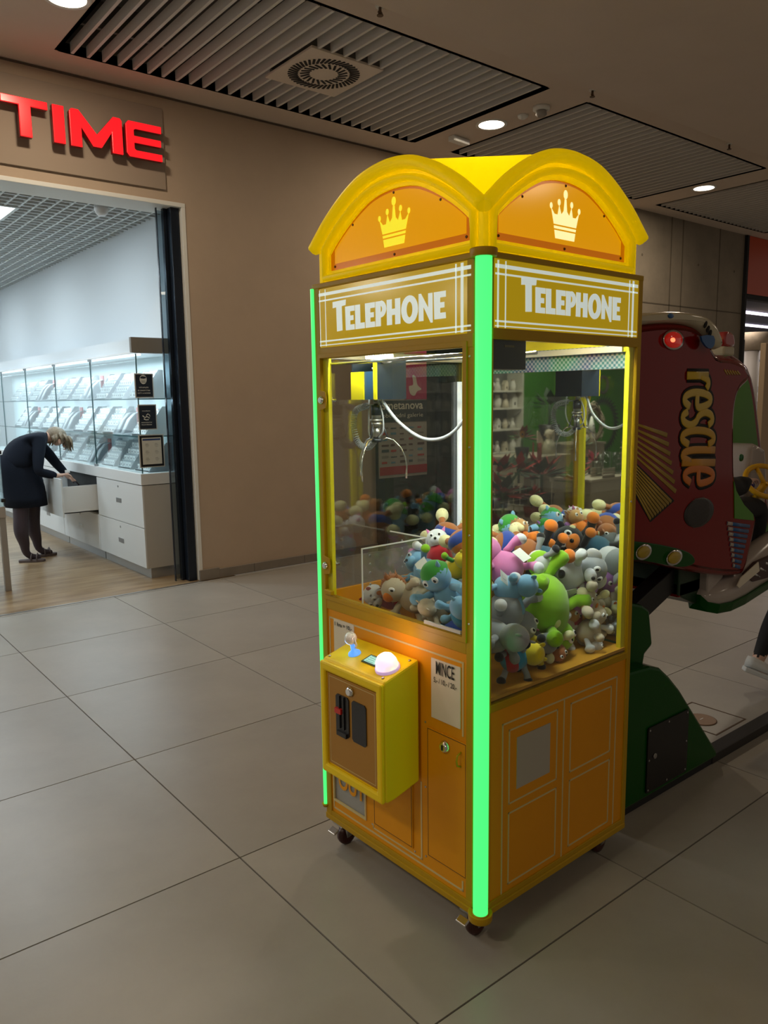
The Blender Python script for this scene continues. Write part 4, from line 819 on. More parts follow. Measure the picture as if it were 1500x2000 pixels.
def tuft():
    b = MB(); rd = random.Random(3)
    for i in range(70):
        a = rd.random() * 2 * math.pi; t = math.acos(rd.uniform(-0.5, 1)); d = Vector((math.sin(t) * math.cos(a), math.sin(t) * math.sin(a), math.cos(t)))
        p = d * 0.8; q = d * 1.22 + Vector((rd.uniform(-.15, .15), rd.uniform(-.15, .15), rd.uniform(-.15, .15))); s = d.orthogonal().normalized() * 0.13; s2 = d.cross(s)
        b.add([p + s, p - s * .5 + s2, p - s * .5 - s2, q], [(0, 1, 3), (1, 2, 3), (2, 0, 3)], True)
    b.ell((0, 0, 0), (.98, .98, .98), 12, 8)
    return b.mesh('mane')
MANE = tuft()
PC = {k: plush('plush_' + k, c) for k, c in dict(cream=(0.75, 0.72, 0.40), brown=(0.36, 0.13, 0.04), blue=(0.03, 0.07, 0.33), navy=(0.02, 0.025, 0.10), green=(0.05, 0.33, 0.05), lime=(0.27, 0.56, 0.02), sky=(0.20, 0.42, 0.62),
    grey=(0.30, 0.32, 0.34), white=(0.70, 0.72, 0.74), red=(0.45, 0.02, 0.03), pink=(0.68, 0.22, 0.48), black=(0.015, 0.016, 0.02), orange=(0.72, 0.20, 0.02), tan=(0.50, 0.28, 0.10), yellow=(0.75, 0.60, 0.03), lilac=(0.50, 0.22, 0.60), cyan=(0.03, 0.30, 0.52), beige=(0.55, 0.47, 0.34), petrol=(0.02, 0.09, 0.14)).items()}
EYEW = mat('eye_white', (0.8, 0.8, 0.8), 0.3); EYEB = mat('eye_black', (0.01, 0.01, 0.01), 0.15); TAGM = mat('toy_tag', (0.7, 0.72, 0.66), 0.5)
def toy(label, cat_, pos, r, body, head=None, limbs=None, paw=None, ear=None, eark='round', rot=(0, 0, 0), head_scale=0.8, cap=None, mane=None, vest=None, muzzle=None, tag_=False, limb='limb', eyes=True, spots=None, limb_len=1.0, headdir=(0, 0, 1)):
    """body egg r at the origin (z up = head end), head, two ears, eyes, muzzle, four limbs with separate paws"""
    r *= 1.13; pos = Vector((min(max(pos[0], .03 + r), MD - .03 - 1.75 * r), min(max(pos[1], .03 + r), MW - .035 - 1.4 * r), pos[2]))
    t = thing('plush_toy', label, 'plush toy', tow(pos), 0, rot=rot)
    head = head or body; limbs = limbs or body
    hd = Vector(headdir).normalized(); hr = r * head_scale; hc = hd * (r * 0.95 + hr * 0.45)
    obj('body', EGG, PC[body], t, scale=(r, r * .92, r * 1.08))
    if vest: obj('vest', EGG, PC[vest], t, loc=(0, 0, -r * .10), scale=(r * 1.04, r * .97, r * .86))
    h = obj('head', SPH, PC[head], t, loc=hc, scale=(hr * 1.05, hr * .95, hr))
    if mane: obj('mane', MANE, PC[mane], t, loc=hc + Vector((0, hr * .35, 0)), scale=(hr * 1.12, hr * .95, hr * 1.12))
    if muzzle:
        obj('muzzle', SPH, PC[muzzle], t, loc=hc + Vector((0, -hr * .85, -hr * .22)), scale=(hr * .58, hr * .42, hr * .42)); obj('nose', SPH, EYEB, t, loc=hc + Vector((0, -hr * 1.27, -hr * .10)), scale=(hr * .14,) * 3)
    if eyes:
        for s in (-1, 1):
            e = obj('eye', SPH, EYEW, t, loc=hc + Vector((s * hr * .38, -hr * .80, hr * .28)), scale=(hr * .22, hr * .14, hr * .26)); obj('pupil', SPH, EYEB, e, loc=(0, -.75, 0), scale=(.5, .5, .5))
    if ear or eark:
        for s in (-1, 1):
            em = {'round': EARR, 'point': EARP, 'long': EARR}[eark]; k = {'round': .55, 'point': .6, 'long': 1.1}[eark]
            obj('ear', em, PC[ear or head], t, loc=hc + Vector((s * hr * .62, 0, hr * .62)), rot=(0, s * (.5 if eark != 'long' else 2.2), 0), scale=(hr * k, hr * k, hr * k))
    if cap: obj('cap', CAPM, PC[cap], t, loc=hc + Vector((0, hr * .1, hr * .18)), rot=(.25, 0, 0), scale=(hr * .93,) * 3)
    lm = {'limb': LIMB, 'short': LIMBS, 'bowl': BOWL}[limb]; L = r * 1.25 * limb_len
    for s in (-1, 1):
        for k, (z, ang) in enumerate(((r * .55, 1.9), (-r * .62, 2.55))):
            dirx = s; q = Vector((s * r * .62, -r * .25, z))
            o = obj('arm' if k == 0 else 'leg', lm, PC[limbs], t, loc=q, rot=(0.55 if k == 0 else 0.9, s * ang * (.75 if k == 0 else 1), 0), scale=(L, L, L))
            if paw: obj('paw', SPH, PC[paw], o, loc=((.22 if limb == 'limb' else (.07 if limb == 'short' else 0)), 0, .82 if limb == 'bowl' else .90), scale=(.33, .33, .42) if limb == 'bowl' else (.27, .27, .24))
    if spots: obj('patch', SPH, PC[spots], t, loc=hc + Vector((-hr * .38, -hr * .72, hr * .25)), scale=(hr * .45, hr * .30, hr * .45))
    if tag_:
        tg = MB().box(-.022, .022, -.0006, .0006, -.05, 0).mesh('tag'); k = obj('tag', tg, TAGM, t, loc=(r * .7, -r * 1.02, r * .2), rot=(-.2, .2, .3)); 
    return t
S = sv; F = fu
R = lambda a, b=0, c=0: (math.radians(a), math.radians(b), math.radians(c) + MYAW)
# seen through the right-hand pane
toy('large lime green plush frog hanging face down in front of the pile', 'x', S(1058, 1185, 0.15), 0.092, 'lime', limb='limb', head_scale=.5, eark='round', rot=R(25, 160, 20), limb_len=.85)
toy('grey and white plush cat with a green bow lying on top of the frog', 'x', S(1052, 1098, 0.20), 0.040, 'white', 'grey', 'grey', 'black', 'black', 'point', rot=R(-50, 70, 10), mane=None, vest='lime', tag_=True)
toy('white plush dog with a grey belly slumped beside the frog', 'x', S(1120, 1118, 0.17), 0.056, 'white', 'grey', 'white', None, 'white', 'long', rot=R(50, 70, 0), tag_=True, muzzle='white')
toy('red plush bear with white feet behind the green frog', 'x', S(1132, 1190, 0.18), 0.050, 'red', 'red', 'beige', 'white', rot=R(15, 10, -20), eyes=False, limb='bowl')
toy('white plush pup with dark stripes at the bottom by the right pane', 'x', S(1152, 1232, 0.10), 0.034, 'white', 'white', 'white', 'beige', rot=R(20, 190, 30), limb='bowl', eark='round')
toy('beige plush lamb with a small orange beak-coloured bow by the right frame', 'x', S(1198, 1215, 0.10), 0.040, 'beige', 'beige', 'white', None, 'orange', rot=R(15, 20, 10), limb='bowl')
toy('lilac plush lion with a tan shaggy mane near the right frame', 'x', S(1185, 1158, 0.13), 0.042, 'lilac', 'lilac', 'tan', 'beige', 'tan', mane='tan', rot=R(10, 40, 20), tag_=True, limb='bowl')
toy('tan shaggy plush lion cub pressed into the right corner', 'x', S(1216, 1130, 0.20), 0.040, 'tan', 'tan', 'tan', None, 'tan', mane='tan', rot=R(-20, -20, -30))
toy('cream plush bear with round paws in front of the lilac lion', 'x', S(1160, 1182, 0.11), 0.032, 'beige', 'beige', 'cream', 'cream', 'cream', rot=R(10, -30, 0), limb='bowl')
toy('big black plush penguin with orange feet on the right of the pile', 'x', S(1188, 1072, 0.27), 0.066, 'petrol', 'black', 'black', 'orange', 'black', 'round', rot=R(-30, 60, 20), muzzle='orange', limb='short')
toy('small black plush bird with bright orange feet under the penguin', 'x', S(1133, 1075, 0.30), 0.046, 'black', 'black', 'black', 'orange', 'black', 'round', rot=R(35, 110, -10), limb='short', limb_len=1.2)
toy('sky blue plush pony wearing a green cap at the back right', 'x', S(1165, 1040, 0.42), 0.040, 'sky', 'sky', 'sky', 'lilac', 'lilac', 'point', rot=R(-10, 15, 15), cap='green')
toy('brown plush puppy in a navy vest with cream paws raised, right of centre', 'x', S(1105, 1050, 0.40), 0.046, 'brown', 'brown', 'brown', 'cream', 'brown', 'round', vest='navy', rot=R(160, 20, 0), limb='bowl', limb_len=1.15)
toy('sky blue plush toy with a shiny green cap at the centre of the pile', 'x', S(1052, 1052, 0.42), 0.042, 'sky', 'sky', 'sky', None, 'sky', 'round', cap='green', rot=R(-15, -20, 0), head_scale=.95)
toy('tan plush lion with a brown mane between the two capped toys', 'x', S(1022, 1056, 0.34), 0.034, 'orange', 'tan', 'orange', 'cream', 'tan', mane='brown', rot=R(-20, 10, 10))
toy('brown plush puppy in blue overalls lying on its back by the green tube', 'x', S(994, 1068, 0.30), 0.046, 'brown', 'brown', 'brown', 'cream', 'brown', 'round', vest='blue', rot=R(120, -60, 30), limb='bowl', limb_len=1.2)
toy('pink plush ball-shaped pig next to the green tube', 'x', S(985, 1108, 0.20), 0.052, 'pink', 'pink', 'pink', 'white', 'pink', rot=R(-40, -30, 0), eyes=False, tag_=True)
toy('pale blue plush seal half hidden under the pink pig', 'x', S(994, 1150, 0.13), 0.040, 'sky', 'sky', 'sky', None, 'sky', rot=R(60, 60, 0), eyes=False)
toy('grey plush elephant with a pink scarf, low beside the green tube', 'x', S(990, 1195, 0.13), 0.052, 'grey', 'grey', 'grey', 'white', 'pink', vest=None, rot=R(30, 140, 20))
toy('large blue-grey plush whale lying low against the right pane', 'x', S(974, 1245, 0.07), 0.050, 'grey', 'grey', 'grey', None, 'grey', rot=R(80, 30, 0), eyes=False)
toy('yellow plush bee with a blue body and red band at the bottom', 'x', S(1010, 1285, 0.065), 0.040, 'cyan', 'yellow', 'grey', 'black', 'yellow', vest='red', rot=R(60, 70, 20), limb='short', eyes=False)
toy('yellow and grey striped plush bee leaning on the blue one', 'x', S(1035, 1262, 0.10), 0.038, 'yellow', 'grey', 'yellow', 'black', 'black', vest='grey', rot=R(70, 60, 30), limb='short', eyes=False)
toy('dark plush dog with cream paws under the frog', 'x', S(1072, 1252, 0.10), 0.034, 'black', 'brown', 'beige', 'cream', 'black', rot=R(20, 150, 0), limb='bowl')
toy('beige plush rabbit wedged between frog and red bear', 'x', S(1102, 1225, 0.16), 0.036, 'beige', 'tan', 'white', 'white', 'beige', 'long', rot=R(10, 30, 0))
# seen through the front pane
toy('brown plush puppy in a blue vest with two cream feet pointing up, front pane', 'x', F(872, 1046, 0.44), 0.042, 'brown', 'brown', 'brown', 'cream', 'brown', vest='blue', rot=R(175, 15, -60), limb='bowl', limb_len=1.25)
toy('second brown plush puppy with cream paws just left of the corner post', 'x', F(905, 1062, 0.30), 0.042, 'brown', 'brown', 'brown', 'cream', 'brown', vest='blue', rot=R(150, -30, -40), limb='bowl', limb_len=1.2)
toy('white plush bear with a red body and pink ear behind the acrylic', 'x', F(858, 1086, 0.34), 0.042, 'red', 'white', 'white', 'white', 'pink', 'point', rot=R(-20, -10, -50), muzzle='white')
toy('yellow plush duck with green wings between front pane toys', 'x', F(893, 1108, 0.26), 0.032, 'yellow', 'yellow', 'green', 'lime', 'yellow', rot=R(30, 40, -60), eyes=False)
toy('sky blue plush hippo with a green collar facing the front pane', 'x', F(832, 1116, 0.27), 0.044, 'sky', 'sky', 'sky', 'lime', 'lilac', 'point', rot=R(-30, -60, -60), muzzle='sky', tag_=True)
toy('sky blue plush hippo with a round green cap by the front pane', 'x', F(878, 1160, 0.14), 0.050, 'sky', 'sky', 'sky', 'sky', 'sky', 'point', cap='green', rot=R(30, -25, -75), head_scale=.85, tag_=True)
toy('beige plush lion with a shaggy brown mane and an orange eye patch', 'x', F(806, 1165, 0.17), 0.048, 'beige', 'beige', 'beige', None, 'brown', mane='brown', spots='orange', rot=R(40, -60, -80), tag_=True)
toy('white plush puppy with a red hood lying at the bottom of the front pane', 'x', F(760, 1165, 0.17), 0.042, 'red', 'white', 'white', 'white', 'red', 'round', rot=R(70, -50, -90), muzzle='white')
toy('turquoise plush dolphin low in the front corner', 'x', F(905, 1200, 0.07), 0.040, 'cyan', 'sky', 'sky', None, 'sky', 'point', rot=R(50, 30, -80), eyes=False)
toy('beige plush toy with a blank paper tag at the foot of the front pane', 'x', F(850, 1195, 0.10), 0.034, 'beige', 'beige', 'beige', None, 'beige', rot=R(60, 20, -90), tag_=True, eyes=False)
toy('pale pink plush rabbit behind the acrylic chute corner', 'x', F(815, 1085, 0.46), 0.038, 'pink', 'tan', 'pink', None, 'pink', 'long', rot=R(10, 70, -60))
# back layer, seen over the others and in the mirror
toy('green plush turtle in the far back of the pile', 'x', Vector((.60, .62, .99)), 0.050, 'green', 'lime', 'lime', None, 'lime', rot=R(70, 0, 40), eyes=False)
toy('blue-grey plush shark on top of the pile at the far left', 'x', Vector((.50, .64, .93)), 0.050, 'grey', 'sky', 'grey', None, 'grey', 'point', rot=R(80, 40, 100))
toy('orange plush fox at the back, near the mirror', 'x', Vector((.66, .42, 1.03)), 0.045, 'orange', 'orange', 'orange', 'white', 'orange', 'point', rot=R(-20, 30, 160))
toy('white plush bear sitting behind the capped toys by the mirror', 'x', Vector((.62, .52, .90)), 0.055, 'white', 'white', 'white', 'cream', 'white', rot=R(0, 0, 120))
toy('tan plush monkey deep in the middle of the pile', 'x', Vector((.47, .42, .93)), 0.062, 'tan', 'brown', 'tan', 'cream', 'tan', rot=R(30, 30, 0), eyes=False)
toy('grey plush mouse deep in the pile near the right pane', 'x', Vector((.42, .25, .88)), 0.06, 'grey', 'grey', 'grey', None, 'pink', rot=R(90, 30, 0), eyes=False)
toy('navy plush bear deep in the pile at the back right', 'x', Vector((.64, .26, .93)), 0.07, 'navy', 'navy', 'navy', 'cream', 'navy', rot=R(60, 30, 60), eyes=False)
toy('cream plush bear lying behind the acrylic chute', 'x', Vector((.42, .66, .86)), 0.05, 'cream', 'beige', 'cream', None, 'beige', rot=R(80, 70, 60), eyes=False)
toy('blue plush bear at the bottom in front of the pile', 'x', Vector((.24, .34, .86)), 0.06, 'blue', 'sky', 'blue', 'white', 'blue', rot=R(60, 20, 60), eyes=False)
for o in bpy.data.objects:
    if o.get('category') == 'x': o['category'] = 'plush toy'; o['group'] = 'plush toys heaped in the claw machine'
TG = mat('tag_paper', (0.72, 0.74, 0.70), 0.5)
for (pt, rz, lb, rr_) in ((S(985, 1128, 0.10), (-.3, .5, .3), 'white care tag with a printed panel beside the pink pig', 1), (F(815, 1135, 0.17), (.5, .2, -1.2), 'white paper tag lying on the hippo behind the front pane', 1), (F(825, 1218, 0.06), (1.2, .1, -1.3), 'crumpled white paper tag at the foot of the front glass', 1)):
    t = thing('paper_tag', lb, 'tag', tow(pt), rot=rz)
    MB().prism([(-.03, -.017), (.028, -.019), (.031, .015), (-.027, .018)], (0, 0, 0), X_, Z_, Y_, 0.0012).build('card', TG, t); MB().box(-.015, .015, -.0008, 0, -.006, .006).build('print', INK, t)

# ================================================================== PEOPLE
def skin_body(name, verts, edges, radii, mat_, parent, sub=2, root=0):
    me = bpy.data.meshes.new(name); me.from_pydata([tuple(v) for v in verts], edges, [])
    o = bpy.data.objects.new(name, me); COL.objects.link(o)
    o.modifiers.new('skin', 'SKIN'); o.modifiers['skin'].use_smooth_shade = True
    for i, d in enumerate(me.skin_vertices[0].data):
        r = radii[i]; d.radius = r if isinstance(r, tuple) else (r, r); d.use_root = (i == root)
    s = o.modifiers.new('sub', 'SUBSURF'); s.levels = sub; s.render_levels = sub
    dg = bpy.context.evaluated_depsgraph_get(); dg.update(); m2 = bpy.data.meshes.new_from_object(o.evaluated_get(dg)); bpy.data.objects.remove(o)
    return obj(name, m2, mat_, parent)
class Sk:
    def __init__(s): s.v = []; s.e = []; s.r = []
    def p(s, co, r, par=None): s.v.append(Vector(co)); s.r.append(r); i = len(s.v) - 1; (s.e.append((par, i)) if par is not None else None); return i
    def chain(s, pts, par):
        for co, r in pts: par = s.p(co, r, par)
        return par
SKIN = mat('skin', (0.58, 0.36, 0.27), 0.55); TIGHT = mat('dark_tights', (0.035, 0.022, 0.03), 0.55); DRESS = mat('black_dress', (0.006, 0.009, 0.017), 0.9, spec=0.2); HAIR = mat('blond_hair', (0.20, 0.155, 0.10), 0.5, noise=(25, 0.35), bump=(60, 0.4)); SHOE = mat('sandal', (0.10, 0.075, 0.07), 0.7)
# shop assistant bending over the open drawer; faces +x
wm = thing('person', 'woman in a black knitted dress and dark tights bending over an open drawer', 'person', (0, 0, 0))
k = Sk()
pel = k.p((2.07, 8.66, 0.92), (0.155, 0.13))
sp1 = k.p((2.03, 8.66, 1.08), (0.15, 0.12), pel); sp2 = k.p((2.09, 8.66, 1.21), (0.145, 0.11), sp1); ch = k.p((2.22, 8.66, 1.29), (0.15, 0.105), sp2); nk = k.p((2.36, 8.66, 1.30), 0.055, ch)
hb = k.p((2.43, 8.66, 1.30), 0.065, nk); hd_ = k.p((2.50, 8.66, 1.27), 0.088, hb); hf = k.p((2.525, 8.66, 1.215), 0.066, hd_)
for side, (hipy, kn, an) in enumerate((((8.57, (2.03, 8.57, 0.46), (2.05, 8.57, 0.10)), (8.77, (2.20, 8.77, 0.46), (2.225, 8.77, 0.10)))[i] for i in (0, 1))):
    h = k.chain([((2.075, hipy * .6 + 8.66 * .4, 0.84), 0.095), ((kn[0] + .015, hipy, 0.64), 0.088), (kn, 0.078), ((kn[0] - .01, kn[1], 0.33), 0.080), ((an[0], an[1], 0.18), 0.052), (an, 0.042), ((an[0] + .05, an[1], 0.05), 0.036), ((an[0] + .15, an[1] - .01, 0.035), 0.028)], pel)
def hand(k, wrist, d, side, par, curl=0.6, sc=1.0):
    """palm, four unequal bent fingers and a side thumb"""
    w = Vector(wrist); d = Vector(d).normalized(); s_ = d.cross(Vector((0, 0, 1))).normalized() * side; dn = Vector((0, 0, -1))
    palm = k.p(w + d * .045 * sc, (0.026 * sc, 0.016 * sc), par); kn = k.p(w + d * .08 * sc, (0.028 * sc, 0.014 * sc), palm)
    for i, L in enumerate((.062, .072, .068, .052)):
        b = w + d * .088 * sc + s_ * (-.027 + i * .018) * sc
        k.chain([(b, .0085 * sc), (b + d * L * .45 * sc + dn * .012 * curl, .0078 * sc), (b + d * L * .75 * sc + dn * .035 * curl, .007 * sc), (b + d * L * .85 * sc + dn * .055 * curl, .006 * sc)], kn)
    tb = w + d * .03 * sc - s_ * .02 * sc
    k.chain([(tb - s_ * .014 * sc, .011 * sc), (tb + d * .025 * sc - s_ * .03 * sc + dn * .015, .0095 * sc), (tb + d * .05 * sc - s_ * .03 * sc + dn * .032, .0075 * sc)], palm)
sh1 = k.p((2.26, 8.52, 1.26), 0.062, ch); el1 = k.chain([((2.22, 8.46, 1.10), 0.050), ((2.20, 8.42, 0.955), 0.042), ((2.32, 8.44, 0.915), 0.038), ((2.40, 8.46, 0.895), 0.026)], sh1); hand(k, (2.40, 8.46, 0.895), (1, .1, .12), 1, el1, curl=.8)
sh2 = k.p((2.30, 8.80, 1.24), 0.062, ch); el2 = k.chain([((2.42, 8.84, 1.12), 0.048), ((2.50, 8.84, 1.00), 0.042), ((2.56, 8.80, 0.91), 0.036), ((2.59, 8.76, 0.86), 0.026)], sh2); hand(k, (2.59, 8.76, 0.86), (.6, -.2, -.5), -1, el2)
body = skin_body('body', k.v, k.e, k.r, SKIN, wm)
body.data.materials.append(TIGHT); body.data.materials.append(DRESS)
for p_ in body.data.polygons: p_.material_index = 1 if p_.center.z < 0.80 else (2 if p_.center.x < 2.37 else 0)
# dress: knitted shell over torso, sleeves and skirt
k = Sk(); pel = k.p((2.08, 8.66, 0.94), (0.20, 0.165))
sp1 = k.p((2.06, 8.66, 1.08), (0.205, 0.18), pel); sp2 = k.p((2.13, 8.66, 1.20), (0.185, 0.165), sp1); ch = k.p((2.24, 8.66, 1.27), (0.155, 0.13), sp2); nk = k.p((2.36, 8.66, 1.30), 0.068, ch)

sk_ = [(2.07, 1.13, .16, .13), (2.055, 1.05, .20, .16), (2.065, .97, .212, .172), (2.08, .88, .218, .178), (2.095, .78, .222, .185), (2.11, .68, .218, .20), (2.12, .585, .212, .205), (2.12, .583, .195, .19), (2.11, .70, .18, .15)]
b = MB(); V = []
for x_, z_, rx_, ry_ in sk_:
    for j in range(24): t_ = 2 * math.pi * j / 24; V.append((x_ + rx_ * math.cos(t_) * (1 + .03 * math.sin(5 * t_)), 8.66 + ry_ * math.sin(t_), z_))
b.add(V, [(i * 24 + j, i * 24 + (j + 1) % 24, (i + 1) * 24 + (j + 1) % 24, (i + 1) * 24 + j) for i in range(len(sk_) - 1) for j in range(24)], True); b.build('skirt', DRESS, wm)
s1 = k.p((2.26, 8.51, 1.26), 0.075, ch); k.chain([((2.22, 8.455, 1.10), 0.064), ((2.20, 8.42, 0.955), 0.055), ((2.32, 8.44, 0.915), 0.048), ((2.395, 8.457, 0.897), 0.037)], s1)
s2 = k.p((2.30, 8.81, 1.24), 0.075, ch); k.chain([((2.42, 8.84, 1.12), 0.060), ((2.50, 8.84, 1.00), 0.053), ((2.56, 8.80, 0.91), 0.045), ((2.583, 8.768, 0.872), 0.035)], s2)
skin_body('dress', k.v, k.e, k.r, DRESS, wm)
# face
fc = MB().ell((2.556, 8.66, 1.195), (0.016, 0.014, 0.022), 10, 8, Euler((0, .9, 0))); fc.build('nose', SKIN, wm)
for s in (-1, 1):
    MB().ell((2.574, 8.66 + s * .033, 1.235), (0.012, 0.016, 0.010), 10, 8).build('eye', EYEW, wm); MB().ell((2.582, 8.66 + s * .033, 1.232), (0.007, 0.008, 0.006), 8, 6).build('pupil', EYEB, wm)
    MB().ell((2.475, 8.66 + s * .088, 1.25), (0.020, 0.009, 0.028), 10, 8).build('ear', SKIN, wm)
MB().tube([(2.545, 8.637, 1.158), (2.552, 8.66, 1.156), (2.545, 8.683, 1.158)], 0.005, 6).build('mouth', mat('lips', (0.4, 0.12, 0.1), 0.5), wm)
hb = MB().ell((2.475, 8.66, 1.315), (0.105, 0.104, 0.088), 20, 12, Euler((0, .35, 0))); rd = random.Random(5)
for i in range(120):
    a = rd.uniform(-1, 1); s = 1 if i % 2 else -1; x0 = 2.40 + .18 * rd.random(); y0 = 8.66 + s * (0.055 + 0.045 * rd.random()) * (1 if i % 3 else .2)
    L = rd.uniform(.09, .19) if x0 > 2.5 else rd.uniform(.06, .12)
    p0 = Vector((x0, y0, 1.345 - abs(x0 - 2.48) * .5)); dr = Vector((.25 if x0 > 2.46 else -.25, s * .06, -1)).normalized()
    hb.tube([p0, p0 + dr * L * .5 + Vector((.01, s * .012, 0)), p0 + dr * L], [0.012, 0.010, 0.003], 5)
hb.build('hair', HAIR, wm)
for (x, y, rz) in ((2.045, 8.57, -.45), (2.225, 8.77, .0)):
    c, s = math.cos(rz), math.sin(rz); tr_ = lambda a, b, z: (x + a * c - b * s, y + a * s + b * c, z)
    b = MB(); pts = [(-.06, -.032), (-.07, 0), (-.06, .032), (.05, .042), (.14, .046), (.19, .025), (.195, 0), (.18, -.03), (.12, -.045), (.03, -.038)]
    b.prism([(tr_(a, q, 0)[0], tr_(a, q, 0)[1]) for a, q in pts], (0, 0, 0), X_, Y_, Z_, 0.028)
    sd = b.build('sandal', SHOE, wm, bevel=0.005)
    for a in (0.06, 0.115): MB().tube([tr_(a, -.042, .02), tr_(a, -.036, .062), tr_(a, 0, .080), tr_(a, .036, .062), tr_(a, .042, .02)], 0.016, 6, flat=(.35, 1.3)).build('strap', SHOE, sd)
MB().cbox((2.50, 8.455, 0.935), (0.05, 0.012, 0.03)).build('held_card', WHITE, bevel=0.002, label='small white card held in the fingers of the bending woman', cat='card')
# walking person at the right edge: striding, only the heel is in view
wk = thing('person', 'passer-by in black trousers with white sneakers, walking out at the right edge', 'person', (0, 0, 0))
k = Sk(); pel = k.p((4.72, 1.86, 0.93), (0.15, 0.12))
ch = k.chain([((4.73, 1.85, 1.12), (0.14, 0.11)), ((4.75, 1.84, 1.32), (0.17, 0.11)), ((4.75, 1.84, 1.42), (.12, .09))], pel); nk = k.chain([((4.75, 1.84, 1.50), 0.055), ((4.76, 1.83, 1.58), 0.075), ((4.77, 1.82, 1.66), 0.09), ((4.77, 1.82, 1.73), 0.07)], ch)
k.chain([((4.66, 1.93, 0.84), 0.09), ((4.62, 1.96, 0.50), 0.06), ((4.47, 1.98, 0.30), 0.055), ((4.33, 1.97, 0.16), 0.038), ((4.285, 1.965, 0.115), 0.035), ((4.33, 1.90, 0.065), 0.034), ((4.38, 1.82, 0.045), 0.028)], pel)
k.chain([((4.76, 1.76, 0.84), 0.09), ((4.84, 1.68, 0.48), 0.06), ((4.88, 1.62, 0.25), 0.052), ((4.90, 1.60, 0.09), 0.036), ((4.96, 1.53, 0.05), 0.03)], pel)
for s in (-1, 1):
    a_ = k.chain([((4.75 - s * .12, 1.84 + s * .12, 1.38), 0.06), ((4.75 - s * .20, 1.84 + s * .14, 1.14), 0.045), ((4.80 - s * .15, 1.80 + s * .16, 0.94), 0.03)], ch); hand(k, (4.80 - s * .15, 1.80 + s * .16, 0.94), (.15, -.1, -1), s, a_)
body = skin_body('body', k.v, k.e, k.r, SKIN, wk); TRO = mat('black_trousers', (0.012, 0.012, 0.014), 0.85); body.data.materials.append(TRO); body.data.materials.append(mat('dark_jacket', (0.02, 0.02, 0.025), 0.8))
for p_ in body.data.polygons:
    z = p_.center.z; p_.material_index = 1 if (0.175 < z < 0.95 and not (z > .78 and (p_.center - Vector((4.74, 1.85, z))).length > .2)) else (2 if 0.95 <= z < 1.46 else 0)
MB().ell((4.77, 1.82, 1.70), (.105, .105, .10), 14, 10).build('hair', mat('dark_hair', (0.03, 0.02, 0.015), 0.5), wk)
SNK = mat('sneaker_white', (0.62, 0.64, 0.64), 0.5)
def shoe(name, o, dr, pitch, parent):
    d = Vector(dr).normalized(); s = Vector((-d.y, d.x, 0)); up = Vector((0, 0, 1)); dd = (d * math.cos(pitch) - up * math.sin(pitch)); uu = (up * math.cos(pitch) + d * math.sin(pitch)); o = Vector(o)
    sole = [(-.06, -.030), (-.075, 0), (-.06, .030), (.03, .036), (.12, .048), (.18, .036), (.205, 0), (.18, -.034), (.12, -.044), (.03, -.036)]
    sh = MB().prism(sole, o, dd, s, uu, 0.028).build(name, SNK, parent, bevel=0.006)
    up_ = MB(); ring = []; secs = [(-.066, .026, .030, .085), (-.03, .034, .030, .088), (.03, .035, .028, .078), (.09, .043, .028, .062), (.15, .040, .026, .048), (.188, .018, .026, .036)]
    V = []; n = 12
    for a, wd, z0, z1 in secs:
        for j in range(n):
            t_ = 2 * math.pi * j / n; V.append(o + dd * a + s * (wd * math.cos(t_)) + uu * (z0 + (z1 - z0) / 2 + (z1 - z0 + .01) / 2 * math.sin(t_)))
    f = [(i * n + j, i * n + (j + 1) % n, (i + 1) * n + (j + 1) % n, (i + 1) * n + j) for i in range(len(secs) - 1) for j in range(n)] + [tuple(range(n - 1, -1, -1)), tuple(range((len(secs) - 1) * n, len(secs) * n))]
    up_.add(V, f, True); up_.build('upper', SNK, sh)
    return sh
shoe('sneaker', (4.275, 1.965, 0.075), (.55, -.83, 0), 0.30, wk); shoe('sneaker', (4.91, 1.595, 0.0), (.7, -.7, 0), 0.0, wk)

# ================================================================== KIDDIE RIDE
REDP = mat('ride_red', (0.20, 0.004, 0.004), 0.12, spec=0.35); CREAMP = mat('ride_cream', (0.50, 0.45, 0.32), 0.18, spec=.35); GRNP = mat('ride_green', (0.002, 0.07, 0.004), 0.25, spec=.2); GRNI = mat('cockpit_green', (0.07, 0.25, 0.008), 0.4); BLUP = mat('ride_blue', (0.01, 0.09, 0.28), 0.3)
YSTK = mat('sticker_yellow', (0.42, 0.27, 0.012), 0.3); YW = mat('wheel_yellow', (0.70, 0.38, 0.01), 0.35); WHP = mat('ride_white', (0.42, 0.37, 0.34), 0.15, spec=.4)
RY = 1.65
from mathutils.geometry import tessellate_polygon
RD = thing('kiddie_ride', 'dark red rescue helicopter kiddie ride on a green base behind the claw machine', 'kiddie ride', (0, 0, 0))
def ppoly(P, Y=RY): return [(q.x, q.z) for q in (wy(a, b, Y) for a, b in P)]
def crom(P, n=3):
    out = []; k = len(P)
    for i in range(k):
        a, b, c, d = P[i - 1], P[i], P[(i + 1) % k], P[(i + 2) % k]
        for j in range(n):
            t = j / n; out.append(tuple(0.5 * (2 * b[m] + (c[m] - a[m]) * t + (2 * a[m] - 5 * b[m] + 4 * c[m] - d[m]) * t * t + (3 * b[m] - a[m] - 3 * c[m] + d[m]) * t ** 3) for m in (0, 1)))
    return out
